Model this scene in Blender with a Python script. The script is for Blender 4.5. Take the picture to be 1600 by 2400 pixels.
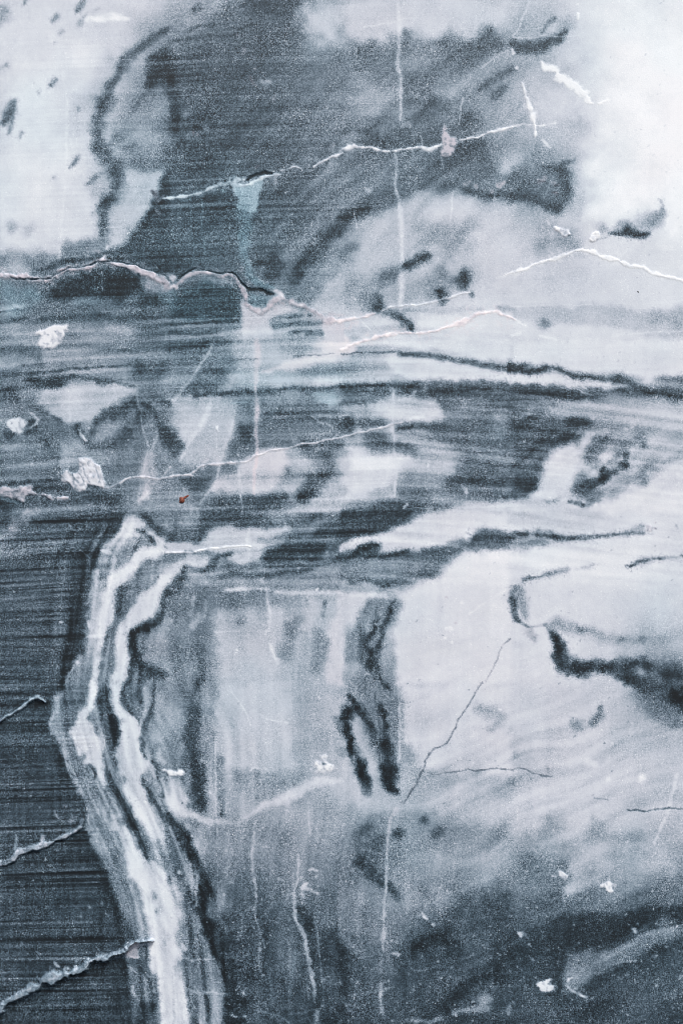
import bpy, math
import numpy as np

# ---------------------------------------------------------------- scene, camera, light
for o in list(bpy.data.objects):
    bpy.data.objects.remove(o, do_unlink=True)
scene = bpy.context.scene
MM = 0.0005                     # metres of stone per pattern px
SLAB_BOTTOM = 0.0

def wx(px): return (px - 800.0) * MM
def wz(py): return (3144.0 - py) * MM + SLAB_BOTTOM

cam_d = bpy.data.cameras.new('camera')
cam = bpy.data.objects.new('camera', cam_d)
scene.collection.objects.link(cam)
cam_d.sensor_fit = 'VERTICAL'; cam_d.sensor_height = 36.0; cam_d.lens = 50.0
cam_d.clip_start = 0.05; cam_d.clip_end = 200.0
cam.location = (wx(800), -(2400 * MM) * 50.0 / 36.0, wz(1200))
cam.rotation_euler = (math.radians(90), 0, 0)
scene.camera = cam

SUN_EL, SUN_AZ = math.radians(58), math.radians(24)       # azimuth: to the right of the camera axis
world = bpy.data.worlds.new('World'); scene.world = world; world.use_nodes = True
wn = world.node_tree.nodes; wl = world.node_tree.links
wn.clear()
sky = wn.new('ShaderNodeTexSky'); sky.sky_type = 'NISHITA'; sky.sun_disc = False
sky.sun_elevation = SUN_EL; sky.sun_rotation = math.pi - SUN_AZ
sky.air_density = 1.0; sky.dust_density = 4.0
bg = wn.new('ShaderNodeBackground'); bg.inputs['Strength'].default_value = 0.08
wo = wn.new('ShaderNodeOutputWorld')
wl.new(sky.outputs[0], bg.inputs[0]); wl.new(bg.outputs[0], wo.inputs[0])

sun_d = bpy.data.lights.new('sun', 'SUN'); sun_d.energy = 1.5; sun_d.angle = math.radians(10)
sun_d.color = (1.0, 0.965, 0.91)
sun = bpy.data.objects.new('sun', sun_d); scene.collection.objects.link(sun)
# light travels from upper right in front of the slab towards it
sun.rotation_euler = (math.radians(90) - SUN_EL, 0, SUN_AZ)

vs = scene.view_settings
vs.view_transform = 'Standard'; vs.look = 'None'; vs.gamma = 1.0; vs.use_curve_mapping = False
vs.exposure = 1.1
scene.render.engine = 'CYCLES'
scene.cycles.pixel_filter_type = 'BLACKMAN_HARRIS'; scene.cycles.filter_width = 1.0

DATA = r"""
P 10 76 .9 44 | 1200 0, 1568 0, 1568 420, 1400 400, 1260 300, 1180 150
P 20 78 .9 20 | 0 -20,1568 -20,1568 230,1430 270,1380 250,1250 300,1150 340,1000 280,880 350,760 360,640 300,560 290,440 300,400 380,200 380,60 350,0 340
P 00 40 .8 8 | 1480 450, 1568 400, 1568 720, 1440 780, 1340 800
P 01 84 .9 32 | -60 -60, 750 -60, 740 100, 800 150, 900 250, 900 400, 860 560, 800 620, 680 650, 580 730, 300 780, -60 800
P 01 73 .88 14 | 1130 0,1480 0,1420 180,1340 350,1200 560,1080 680,1000 720,990 640,1000 540,1100 300,1150 120
P 01 28 .9 7 | 1568 0, 1568 940, 1480 930, 1300 880,1150 850,1010 840,900 850,850 830,1000 760,1080 740,1180 690,1250 600,1380 380,1400 200,1520 0
P 01 24 .9 9 | 600 990,700 960,900 900,950 900,1050 900,1180 930,1280 1000,1300 1080,1280 1140,1100 1150,900 1160,700 1190,520 1200,430 1150,450 1070
P 11 72 .85 12 | 1600 900, 1600 1320, 1400 1290, 1300 1250, 1330 1180, 1420 1080
P 11 30 .85 10 t=.5 | 130 1100,300 1010,500 1050,600 1120,650 1200,640 1340,400 1370,0 1400,0 1240,80 1150
P 11 72 .8 7 p=.5 t=.2 | 660 1180, 700 1230, 820 1310, 950 1220, 1060 1240, 1180 1280, 1050 1330, 900 1370, 920 1568, 640 1568, 650 1340
P 11 78 .9 3 p=.3 | 1395 1390, 1600 1395,1600 1568,1395 1568
P 21 42 .8 14 | -20 -20,1568 -20,1568 280,1460 270,1330 290,1230 250,1120 190,1000 190,900 200,700 200,560 280,500 360,400 360,250 400,150 440,60 480,-20 560
P 21 78 .6 22 | 300 480,640 240,1050 200,1250 300,1568 340,1568 1230,1300 1230,1280 850,1150 550,850 480, 600 640, 500 800,200 1000, 60 900
P 31 42 .8 20 | -20 -20,520 -20,540 120,560 200,540 300,430 360,300 340,180 290,-20 280
P 31 93 .85 30 | 700 -60,1640 -60,1640 560,1400 620,1450 300,1300 330,1050 420,850 430,700 380,760 200
P 31 70 .7 9 | 0 1250,800 1240,1568 1290,1568 1568,1300 1520,900 1440,300 1420,130 1380,0 1330
P 02 66 .8 12 | 330 560,420 460,600 400,800 370,1000 400,1200 430,1260 470,1220 560,1100 590,950 680,850 760,700 750,600 780,540 700,420 640
P 12 66 .75 12 | 0 560,200 520,420 500,450 560,600 560,620 640,580 780,560 900,540 950,500 1080,440 1200,380 1130,250 1180,100 1150,120 1000,0 850
P 12 67 .6 22 p=.2 | 480 -60, 800 -120, 1568 -20, 1568 420, 1000 440, 480 430, 600 250
P 12 34 .7 14 | 640 860,780 740,900 650,1100 600,1300 560,1568 560,1568 1000,1500 1050,1400 1100,1280 1150,1280 1040,1200 1000,1080 980,930 1000,780 1040,640 1090,500 1090,540 950
P 12 70 .8 11 p=.2 | 640 1110,780 1080,900 1010,1080 1000,1090 1080,1040 1200,1010 1300,960 1370,850 1400,700 1390,560 1420,420 1400,350 1330,460 1230,600 1180
P 12 66 .8 11 | 1568 1300,1568 1568,1050 1568,1150 1480,1350 1380
P 22 81 .85 7 | 0 0,520 60,900 80,1300 170,1568 180,1568 -20,0 -20
P 22 78 .8 8 | 420 140,850 150,920 190,1000 180,1150 220,1300 260,1568 260,1568 360,1000 370,750 360,480 300,400 200
P 22 64 .6 8 | 0 130,400 120,450 280,400 380,200 390,0 390
P 22 40 .8 9 | 0 400,400 390,500 370,1000 375,1568 370,1568 800,1568 1500,1300 1450,1000 1520,600 1568,350 1568,480 1450,600 1350,900 1340,1060 1270,1090 1100,1060 1000,950 960,900 900,650 800,500 790,300 800,60 760,0 740
P 22 70 .85 11 | 250 560,420 540,560 500,720 520,850 530,920 580,950 700,850 750,650 760,550 750,450 770,380 700,280 690
P 22 58 .7 11 | 0 600,250 540,320 700,150 720,0 700
P 22 54 .8 14 | 600 1040,800 950,950 960,1060 1020,1080 1150,1050 1260,900 1330,600 1350,450 1440,250 1568,0 1568,0 1460,250 1430,500 1300
P 22 76 .85 17 | 60 980,200 1000,350 1010,500 1010,600 1030,620 1100,560 1200,500 1290,400 1360,250 1420,120 1450,0 1460,0 1260,60 1150
P 32 84 .8 7 | 0 0,1600 0,1600 330,1100 320,700 290,520 270,420 230,200 210,0 190
P 32 62 .75 14 | 300 600,700 560,1100 530,1400 560,1600 640,1600 1050,1300 1080,1150 1010,1300 880,1050 850,800 800,650 720,400 720
P 32 36 .9 9 | 0 400,400 410,600 450,900 450,1100 470,1250 500,1200 520,900 510,600 540,300 560,0 600
P 32 78 .8 6 | 0 280,200 310,400 280,520 330,640 370,800 380,1000 450,800 440,500 430,200 390,0 380
P 32 27 .9 10 | 0 720,200 680,400 760,600 720,720 740,700 820,620 880,560 950,430 960,350 990,300 1150,250 1350,100 1430,0 1470
P 32 74 .85 14 | 380 990,480 960,600 960,700 860,760 860,700 940,650 1010,650 1150,620 1220,540 1310,500 1390,400 1430,300 1450,180 1440,260 1350,310 1150
P 32 78 .7 12 p=.08 | 1620 1120,1350 1200,1200 1320,950 1430,750 1520,650 1568,1620 1568
P 32 72 .7 8 | 0 1490,300 1500,600 1540,600 1568,0 1568
P 03 56 .9 6 | 1150 0,1240 0,1350 120,1450 300,1568 340,1568 1568,600 1568,680 1390,760 1300,770 1150,780 900,800 750,840 540,880 480,900 330,960 270,1080 200
P 03 31 .92 5 | -60 -20,1150 -20,1110 120,1080 200,960 270,900 330,880 480,840 540,800 750,780 900,770 1150,760 1300,680 1390,600 1568,-60 1568
P 03 72 .85 6 | 1190 20,1280 60,1350 120,1420 200,1500 260,1568 290,1568 380,1420 300,1360 240,1250 240,1180 230,1100 220,1110 120
P 03 81 .92 6 | 1310 330,1450 320,1568 370,1480 400,1420 450,1330 490,1260 530,1180 620,1090 680,1060 800,1040 1000,1010 1100,960 1250,920 1400,900 1568,850 1568,880 1430,920 1300,930 1150,900 1100,900 950,930 800,980 700,1000 570,1100 520,1200 430
P 03 80 .92 6 | 1568 570,1568 640,1480 680,1450 760,1440 850,1380 950,1300 1000,1230 1080,1200 1180,1180 1300,1170 1568,1000 1568,1040 1400,1080 1200,1110 1040,1160 950,1200 830,1280 750,1400 660,1480 590
P 13 34 .85 9 | 380 0,700 0,860 60,1000 100,1130 110,1300 30,1400 0, 1250 130,1160 150,1000 160,700 150,600 130,480 140,380 180,330 260,200 280,100 280,0 250,0 120,120 130,250 130
P 13 68 .85 7 | 330 260,400 170,550 140,700 150,900 150,1100 150,1100 200,950 220,800 260,900 330,860 420,740 470,560 460,450 430,400 380, 360 330,250 300
P 13 30 .9 8 | 870 400,1000 330,1100 250,1250 230,1350 130,1450 100,1600 90,1600 260,1450 300,1400 340,1420 400,1350 420,1150 460,1030 470,850 450
P 13 80 .9 4 | -20 280,150 290,260 300,340 350,200 365,-20 380
P 13 52 .7 11 | 150 600,450 620,620 600,900 600,1300 560,1568 560,1568 700,1100 720,850 700,500 700,350 680,150 700
P 13 71 .7 16 | 450 900,850 900,1050 880,1080 1000,1000 1250,980 1568,420 1568,430 1250,400 1100
P 13 74 .7 10 p=.2 | 1450 1020, 1568 900,1568 1568,1430 1568,1440 1300
P 23 27 .92 7 | -20 -20,650 -20,560 80,450 140,330 180,180 210,60 240,-20 260
P 23 75 .85 8 p=.06 | 0 270,180 215,330 190,480 130,700 60,800 0,1568 0,1568 150,1250 170,1200 230,1100 250,1000 290,830 310,560 340,420 370,330 380,360 290,250 280,150 320,50 350,0 370
P 23 44 .88 8 | 330 420,500 390,700 350,900 330,1000 300,1150 290,1230 200,1400 180,1568 200,1568 350,1300 360,1150 380,1000 440,900 500,850 610,700 620,600 650,400 640,0 620,0 500,100 430
P 23 79 .8 11 p=.06 | 500 720,900 620,1000 480,1200 390,1568 370,1568 700,1540 800,1568 1000,1568 1568,500 1568,480 1100,530 900
P 23 76 .7 11 p=.15 | -20 720,250 760,250 800,180 950,80 1050,40 1250,40 1400,-20 1568
P 23 52 .85 10 | 260 800,520 800,540 850,480 950,420 1100,360 1250,330 1400,380 1568,150 1568,150 1400,60 1360,80 1150,150 1020,200 920
P 04 54 .9 6 | 600 -20,1568 0,1568 1568,880 1568,830 1400,790 1200,780 1080,700 1000,630 850,600 700,580 600,570 500,480 480,450 350,500 250,500 130,560 60
P 04 29 .92 5 | -60 -20,600 -20,520 100,500 200,450 340,460 480,500 500,560 600,600 720,620 850,690 1000,780 1080,790 1250,820 1400,870 1500,900 1588,-60 1588
P 04 80 .9 5 | 830 0,900 0,920 80,870 140,860 230,820 270,830 380,890 470,930 600,950 720,960 850,950 960,890 900,880 780,830 740,780 760,740 650,700 520,640 430,690 340,720 260,790 200,820 100
P 04 38 .9 7 | 920 80,980 60,1010 150,1020 250,1100 330,1120 450,1080 560,1060 650,1090 780,1080 900,1100 1000,1150 1130,1050 1060,980 960,960 800,940 650,900 500,840 400,830 280,870 200
P 04 79 .92 6 | 1000 0,1150 0,1110 80,1110 160,1140 240,1200 290,1250 320,1290 420,1280 560,1310 650,1350 750,1340 850,1300 920,1330 980,1380 1050,1430 1120,1460 1220,1500 1320,1530 1568,1430 1568,1400 1450,1300 1300,1200 1150,1150 1000,1150 900,1090 780,1060 670,1100 550,1110 480,1130 350,1040 270,1020 130
P 05 27 .9 6 | -60 -20,900 -20,1000 150,1020 300,1100 450,1180 600,1230 780,1100 870,1000 910,1180 960,1180 1200,1210 1350,1230 1620,-60 1620
P 05 46 .85 9 | 980 -20,1160 -20,1200 150,1300 350,1330 550,1370 700,1400 800,1240 800,1200 620,1100 440,1040 300
P 05 42 .8 7 | 1200 800,1380 800,1380 950,1420 1100,1440 1400,1400 1600,1240 1600,1210 1350,1190 1100,1180 980
P 05 82 .92 7 | 1160 -30,1320 -30,1340 60,1440 80,1500 180,1560 300,1600 500,1600 1600,1490 1600,1480 1300,1400 1000,1380 850,1390 700,1340 500,1300 340,1200 200
P 14 71 .8 12 | 430 0,1080 0,1100 400,1150 750,1050 850,900 870,550 800,520 950,460 700,400 620,400 300
P 14 78 .7 8 | 0 880,80 900,150 1020,180 1150,300 1240,420 1250,560 1270,640 1260,750 1190,800 1120,950 1050,1000 1000,1150 930,1250 900,1350 850,1568 880,1568 900,1300 950,1200 1050,1000 1100,850 1150,760 1200,700 1250,600 1290,420 1300,380 1310,280 1280,150 1220,0 1150
P 14 56 .7 22 | 200 1310,430 1320,600 1280,750 1260,780 1300,750 1568,200 1568
P 24 69 .7 34 | 700 500,1568 400,1600 1300,1200 1250,900 1150,700 1150,560 1000
P 24 77 .75 16 p=.05 | 560 0,1300 0,1568 0,1568 860,1300 820,1000 860,820 800,760 820,700 700,550 560
P 24 54 .7 26 | 500 1200,760 1180,900 1240,1200 1300,1568 1400,1568 1568,0 1568,50 1400,150 1200,400 1180
P 34 73 .5 20 p=.06 | 0 0,1000 0,1150 200,1300 350,1600 400,1600 1400,800 1300,0 1400
P 15 46 .8 8 | 180 500,250 560,320 750,420 930,470 1050,520 1180,530 1330,520 1600,230 1600,200 1400,150 1150,100 980,120 800
P 25 28 .8 26 | 1568 300,1100 450,950 560,800 650,600 700,550 850,500 1000,560 1150,900 1568,1568 1568
P 35 52 .7 16 | 0 0,1600 0,1600 300,1300 330,1100 350,950 400,700 300,450 380,300 350,0 350
P 35 23 .85 12 | -20 720,250 660,500 540,700 560,1000 560,1200 500,1600 520,1600 640,1300 680,1180 700,1100 750,900 860,700 850,500 900,300 1000,100 1100,-20 1150
P 35 46 .85 10 | 500 930,700 870,900 870,1050 800,1180 720,1300 690,1600 650,1600 780,1350 830,1250 900,1000 1020,800 1080,650 1200,550 1300,450 1300,430 1150
L 00 45 .8 .8 | 240 5 14, 225 40 8 / 515 735 22, 465 790 14
L 00 50 .7 .9 | 770 0 16, 735 60 28, 700 95 20 / 790 145 10, 775 170 14 / 525 150 28, 490 195 20
L 00 60 .7 .9 | 910 75 10, 890 95 10 / 735 205 26 / 570 285 18, 540 315 10 / 500 390 8 / 355 850 12 / 10 90 50, 20 170 45 / 60 590 16, 10 630 14 / 730 1000 10, 700 1040 8
L 00 43 .85 .9 | 130 970 30, 85 1070 45, 10 1120 25 / 110 1130 16, 85 1240 8 / 205 1215 16, 180 1260 8
L 00 97 .8 .6 | 800 175 26, 900 170 30, 1050 150 32, 1180 170 14
L 00 92 .6 .8 | 575 640 8, 600 800 8, 620 1000 8, 600 1568 8 / 640 1270 5, 670 1400 5
L 00 60 .5 1 | 900 930 60, 1050 600 70
L 00 38 .82 .9 | 1568 270 14, 1420 330 20, 1330 410 28, 1200 520 38, 1110 610 34, 1080 720 26, 1030 800 26, 980 920 50, 930 1060 44, 905 1180 44, 930 1320 60, 980 1420 70, 1050 1520 70, 1060 1568 64
L 00 30 .85 .7 | 1568 470 30, 1470 560 50, 1400 680 60, 1350 780 40 / 1568 560 60, 1500 690 50 / 1350 790 25, 1450 790 20, 1568 740 16
L 00 42 .8 .8 | 1280 920 16, 1240 990 22, 1200 1040 10
L 00 45 .7 .8 | 1110 1260 40, 1060 1290 40 / 1240 1310 16, 1170 1360 26, 1110 1370 20
L 00 66 .6 .9 | 1380 950 120, 1350 1150 150, 1420 1350 120
L 00 30 .8 .6 | 1568 760 12, 1575 880 18, 1575 1000 10
L 00 52 .7 .9 | 720 1440 20, 640 1540 16
L 10 60 .7 .9 | 400 60 60, 200 180 50
L 10 30 .7 .8 | 700 20 40, 760 60 40, 900 90 60, 1050 60 80, 1100 10 60 / 260 60 30, 200 110 20
L 10 26 .8 .6 | 0 385 16, 120 360 14, 300 345 10, 560 325 12, 680 250 14, 760 220 10 / 170 280 24, 260 235 12, 520 215 10
L 10 24 .7 .8 | 0 540 10, 300 520 6 / 0 640 30, 30 850 50, 40 950 40, 30 1200 40
L 10 26 .5 1 | 450 870 90
L 10 66 .7 .5 p=.5 | 680 460 16, 670 490 14 / 780 630 18 / 740 690 10, 760 760 14, 800 800 12 / 940 930 14, 960 870 10
L 10 76 .8 .6 p=.1 | 840 750 26, 910 750 22, 870 790 20
L 10 60 .6 .7 | 600 530 26 / 740 580 14 / 320 1150 24, 340 1190 20 / 170 1230 20,150 1260 14 / 110 1440 20, 110 1500 26 / 140 1050 30
L 10 48 .8 .5 p=1 | 210 1215 10 / 300 1500 8 / 800 1530 9
L 10 64 .6 .6 p=.3 | 1460 1360 20, 1490 1320 14 / 1270 1330 8
L 10 90 .95 .4 h=.6 part=calcite_vein:v1 | 1010 1568 8, 1130 1535 10, 1200 1548 8 / 1310 1540 8, 1370 1490 9, 1450 1460 9, 1520 1430 14, 1575 1400 9
L 20 38 .7 .95 | 150 510 50, 260 460 50, 300 500 60 / 590 310 24, 600 380 30, 600 480 40 / 960 370 40, 900 400 30 / 1380 290 40, 1340 360 60, 1250 420 60, 1150 440 70, 1000 520 70, 880 640 60, 820 720 60, 650 750 60
L 20 40 .7 .9 | 1420 430 60,1300 520 60, 1150 600 60 / 0 600 120, 200 700 140, 350 720 80
L 20 66 .65 .9 | 1568 500 40, 1350 620 60, 1180 740 70, 1000 820 60, 900 860 40 / 250 860 120, 420 850 90, 300 960 80, 100 900 60
L 20 40 .8 .8 | 1568 640 26, 1450 700 30, 1330 790 30, 1270 820 24 / 1500 810 30, 1400 880 34
L 20 58 .6 .9 | 620 590 60, 720 560 50
L 20 32 .75 .95 | 620 960 50, 750 940 50, 900 1000 60, 700 1060 70
L 20 34 .7 .9 | 400 1050 60,250 1150 60, 100 1200 40 / 1130 1100 60, 1220 1140 60, 1150 1210 60
L 20 28 .8 .8 | 0 1230 20, 150 1190 20 / 230 1290 60, 350 1290 50
L 20 57 .7 .5 | 110 1250 30, 210 1260 30 / 370 1200 20, 360 1250 20
L 20 72 .6 .5 p=.2 | 560 1160 20, 610 1150 24
P 20 36 .75 14 | 1080 1300,1160 1290,1300 1270,1360 1330,1350 1430,1250 1500,1100 1540,950 1500,930 1440,1010 1430,1060 1370
L 20 76 .7 .9 | 1568 1440 60, 1530 1540 40
L 20 87 .75 .7 | 520 0 14, 530 160 18, 535 300 16, 530 440 14, 515 620 14, 540 700 12, 545 900 12, 545 1000 8, 545 1100 6
L 20 68 .7 .7 | 500 1380 8, 500 1568 14
L 20 90 .6 .5 | 200 245 5, 460 210 6, 530 180 5, 700 165 4 / 1568 440 5, 1450 500 6, 1370 560 6, 1280 620 6
L 20 80 .7 .4 | 725 1250 5, 740 1330 5 / 910 1430 5, 930 1550 5 / 760 880 5, 780 950 5 / 1110 900 8, 1090 1060 6, 1090 1140 4
L 20 94 .95 .4 h=.4 part=calcite_vein:v1 | 0 1370 12, 60 1360 16, 110 1340 12, 160 1352 7, 270 1360 9, 370 1385 10, 500 1390 9, 600 1365 7, 730 1345 8, 800 1375 14, 850 1370 14, 920 1335 8 / 1090 1290 8, 1180 1270 7, 1270 1258 7, 1340 1215 8, 1460 1190 9, 1568 1165 7
P 20 80 .9 2.5 p=.45 h=.5 part=crust_patch:a | 950 1165, 980 1200, 1020 1235, 1095 1240, 1090 1290, 1060 1340, 1050 1390, 1000 1425, 960 1430, 925 1400, 915 1360, 925 1300, 905 1250, 920 1190
L 20 60 .5 .6 | 1000 1300 14 / 960 1390 10 / 1030 1270 6
L 30 62 .6 .9 | 60 560 60, 200 520 50 / 480 240 60
L 30 42 .8 .8 | 380 160 16, 320 230 18, 270 300 14
L 30 36 .85 .8 | 460 330 30, 380 370 40, 230 420 40, 60 420 30, 0 430 30 / 200 470 24, 50 480 24
L 30 89 .6 .6 | 150 20 10, 60 250 10, 0 330 8 / 0 345 5, 200 350 5, 300 325 5, 650 330 3
L 30 97 .9 .5 part=white_chip:a h=.3 | 600 130 16, 600 180 10
L 30 99 .9 .6 part=white_streak:a h=.2 | 270 560 20, 320 610 30, 400 650 26, 430 710 40, 560 780 28, 650 850 40, 660 890 36, 720 940 10 / 790 950 10, 830 935 16, 870 920 8
L 30 76 .6 .6 | 510 690 20
L 30 70 .5 1 | 550 1180 120, 300 1230 120
L 30 60 .7 1 | 60 1450 100, 250 1480 100, 450 1500 60
L 30 40 .7 .8 | 450 1560 40, 300 1568 30, 560 1470 8
L 30 96 .9 .5 part=calcite_vein:w h=.4 | 85 760 6, 110 850 12, 150 960 16, 190 1050 18, 205 1160 12, 205 1250 5
L 30 92 .8 .5 part=calcite_vein:v1 | 0 1165 7, 110 1135 7, 190 1150 5, 250 1158 5, 400 1130 3
L 30 95 .9 .5 | 290 1290 10, 320 1330 16, 350 1350 5 / 0 450 8, 12 490 14 / 38 625 14 / 595 40 8
L 30 93 .5 .5 | 680 1505 5, 900 1490 5
L 01 62 .6 .9 | 900 200 60, 1000 150 60
L 01 38 .85 .8 | 1060 0 55, 1070 120 50, 1020 250 42, 960 380 46, 930 520 46, 920 590 26
L 01 72 .6 1 | -40 790 50, 200 800 50, 420 780 40
L 01 66 .5 1 | 0 860 60, 200 880 50
L 01 48 .7 .8 | 970 10 24, 860 70 20, 790 140 10 / 890 310 12 / 850 380 8
L 01 66 .6 .9 | 280 520 40, 250 580 30 / 110 520 40, 100 560 20 / 500 60 20
L 01 62 .7 .5 p=.6 | 1430 200 24,1440 290 16,1500 230 14 / 1440 360 12, 1470 400 16
L 01 48 .8 .9 | 620 720 40, 800 700 60, 950 680 40
L 01 52 .7 .9 | 0 830 40, 200 840 40, 400 830 60
L 01 70 .7 .9 | 150 900 60, 250 920 40, 30 930 20
L 01 28 .8 .7 | 340 905 16, 480 890 20, 600 830 24, 800 810 24, 900 790 20
L 01 90 .6 .7 | 600 100 10, 570 500 10, 555 800 8
L 01 84 .8 .5 | 985 690 14, 980 720 10
L 01 52 .7 .9 t=.9 | 60 1120 80, 120 1220 100, 250 1130 80, 330 1150 40
L 01 72 .6 .9 t=.4 | 100 1270 30, 0 1280 30, 200 1250 20
L 01 22 .8 .6 | 0 1300 8, 200 1275 7 / 0 1390 20, 180 1370 20, 260 1350 14
L 01 18 .85 .7 | 340 1370 14, 500 1345 16, 700 1330 20, 850 1320 20, 1000 1315 16
L 01 22 .7 .8 | 1150 1420 16, 1250 1450 20, 1400 1430 16, 1568 1410 14 / 1340 1220 60,1500 1200 60
L 01 17 .8 .9 | 1080 1070 90, 1180 1080 60
L 01 56 .6 .9 t=.7 | 1520 1120 60 / 850 1085 14, 900 1080 14 / 700 1200 30, 900 1190 30
L 01 60 .7 .9 p=.3 | 1400 1040 70, 1500 1060 50
L 01 58 .6 .9 | 1000 1500 60, 800 1510 50, 1200 1500 60 / 150 1430 60, 0 1430 50
L 01 22 .7 .8 | 0 1530 14, 100 1520 10
L 01 74 .9 .5 p=.7 h=.9 part=calcite_vein:v2 | -60 955 14, 0 955 14, 60 960 30, 160 975 24, 250 960 24, 300 1000 22, 400 1000 26, 470 985 26, 560 940 22, 620 900 22, 720 905 22, 830 885 18, 900 830 22, 980 830 20, 1050 850 22, 1130 870 22, 1230 890 24, 1310 930 30, 1400 960 34, 1470 990 30, 1540 1040 20
L 01 86 .8 .5 p=.2 | 60 955 16 / 150 965 8 / 270 960 10 / 900 840 10, 960 800 12, 1010 770 6 / 1050 850 8, 1230 900 8
L 01 14 .85 .4 h=-.35 part=crack:a | 100 985 3.7,160 998 3.7,230 990 3.1,330 995 3.1,400 990 3.7,460 985 3.1,530 945 3.1,600 915 3.7,640 890 5.0,740 885 3.7,830 870 3.7,900 840 3.7,1000 838 4.3,1110 838 5.0,1150 855 3.1,1240 862 2.5,1340 910 3.1,1470 942 3.1,1520 960 3.7
L 01 72 .8 .5 | 940 930 5, 945 1100 4
P 01 93 .95 3.5 part=crust_patch:b h=.5 | 320 1500, 370 1470, 430 1450, 500 1425, 560 1450, 620 1430, 635 1480, 590 1490, 580 1540, 570 1580, 480 1640, 400 1660, 330 1610, 350 1550
L 01 60 .6 .6 | 440 1510 6 / 520 1480 5, 540 1520 5 / 400 1590 6, 450 1600 5
L 11 50 .6 .9 | 1400 430 50, 1300 620 50, 1180 800 40, 1050 950 30
L 11 28 .7 .9 | 1568 480 50, 1450 580 50, 1340 700 50, 1240 830 50, 1150 1000 50
L 11 26 .8 .9 | 830 840 40, 950 850 80, 900 940 60, 1020 860 40
L 11 24 .6 1 | 380 400 100, 300 300 60 / 0 850 100 / 100 850 60
L 11 55 .6 .5 t=.5 | 195 260 4, 185 560 4, 210 700 5, 210 870 4 / 290 230 10, 290 500 6, 310 700 6,310 780 4
L 11 50 .7 .8 t=.9 | 680 400 60, 700 480 40, 690 560 40, 690 640 44, 670 700 44, 680 790 40, 700 860 40, 730 930 30
P 11 67 .88 2.5 t=.5 part=mineral_stain:a | 570 110, 680 130, 800 95, 840 90, 835 150, 810 200, 815 300, 800 380, 740 380, 640 385, 620 330, 610 240, 595 160
L 11 78 .7 .8 t=.3 | 640 190 50, 760 190 40, 700 250 60
L 11 68 .7 .5 t=.5 | 735 560 5, 735 640 5, 710 690 8 / 640 700 10, 720 690 12 / 720 830 18, 730 900 10
L 11 38 .7 .5 | 600 240 3, 740 235 3 / 620 320 4, 740 315 3 / 570 695 3, 730 688 3
L 11 86 .95 .4 t=.15 h=.3 part=calcite_vein:v1 | -70 260 6, 0 250 12, 60 240 14, 180 225 12, 290 205 10, 350 165 14, 430 140 14, 520 110 22, 600 90 22, 680 90 16 / 560 130 14, 640 145 16, 700 130 14, 800 85 14, 880 50 12, 1010 38 6
L 11 62 .6 .6 | 1010 38 6, 1300 50 3
L 11 64 .6 .7 t=.8 | 100 275 10, 180 260 10 / 480 190 14
L 11 10 .95 .5 h=-.8 part=crack:b | 680 100 8, 720 70 12, 800 40 16, 870 25 16, 930 30 8
L 11 16 .7 .6 | 560 80 14 / 1000 12 10
L 11 70 .7 .6 p=.3 | 970 60 14, 955 160 12
P 11 42 .7 3 t=.9 | 660 950,700 940,800 1000,900 1040,950 1090,860 1080,760 1060,680 1000
L 11 72 .8 .4 t=.5 | 690 930 5, 780 980 5, 880 1030 4
L 11 50 .7 .8 | 150 1000 20, 300 985 20, 450 1000 20, 560 1040 30
L 11 55 .6 .6 t=.7 | 130 1120 8, 360 1105 7 / 0 1200 60
P 11 46 .85 3 t=.6 | 700 1110, 800 1120, 930 1170, 880 1240, 820 1290, 760 1260, 710 1190
L 11 26 .8 .6 | 0 1420 12, 300 1395 10, 620 1375 10 / 940 1355 8, 1130 1340 10, 1300 1330 10 / 960 1430 20, 1150 1405 16, 1380 1400 16 / 1100 1480 14, 1380 1470 14 / 0 1490 20, 250 1500 14, 420 1480 10 / 1250 1510 16, 1390 1500 16
L 11 60 .5 .6 | 960 1390 7, 1390 1370 7 / 950 1460 6, 1380 1440 6 / 450 1440 8, 640 1400 8 / 500 1530 20, 640 1500 20
L 11 76 .9 .5 p=.7 h=.4 part=calcite_vein:v2 | -30 1060 30, 60 1060 30, 100 1010 20, 160 960 18, 230 935 16, 320 935 16, 400 950 14, 470 970 14, 540 955 14, 600 1000 20, 650 1070 24, 690 1150 22, 700 1220 22, 760 1270 22, 820 1300 24, 880 1270 20, 930 1210 20, 980 1170 30, 1040 1190 24, 1120 1210 20, 1220 1240 16, 1300 1290 16, 1370 1320 16, 1400 1370 20, 1480 1375 22, 1580 1380 16
L 11 86 .9 .5 p=.25 | 970 1110 20, 1010 1150 30 / 0 970 30, 30 990 30 / 0 1065 10, 60 1060 10 / 1100 1205 8, 1220 1240 8 / 800 1300 8, 880 1270 6
L 11 12 .95 .4 part=crack:a h=-.7 | 60 1000 3, 100 960 4, 160 925 4, 230 900 5, 310 910 4, 400 935 4, 470 945 3, 500 937 3, 560 940 4, 600 970 5, 650 1030 7, 700 1075 9, 740 1090 14, 800 1085 12, 860 1105 20, 920 1130 16, 950 1135 10
L 11 86 .8 .5 | 1300 1080 14 / 1430 1270 10
L 21 24 .7 .8 | 0 420 40, 100 400 36, 220 350 30
L 21 40 .7 .9 | 0 740 50, 60 700 40,150 670 30
L 21 28 .7 .8 | 1100 150 20, 1230 210 26, 1400 220 30, 1568 240 30
L 21 74 .8 .5 p=.6 | 1120 130 16, 1170 95 12 / 1230 150 22 / 1440 130 24, 1490 110 20 / 1380 190 18
L 21 84 .8 .6 | 210 160 10, 245 185 26
L 21 62 .7 .6 | 400 40 20 / 350 60 14
L 21 52 .6 1 | 800 600 120, 1100 560 110, 950 680 100
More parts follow.
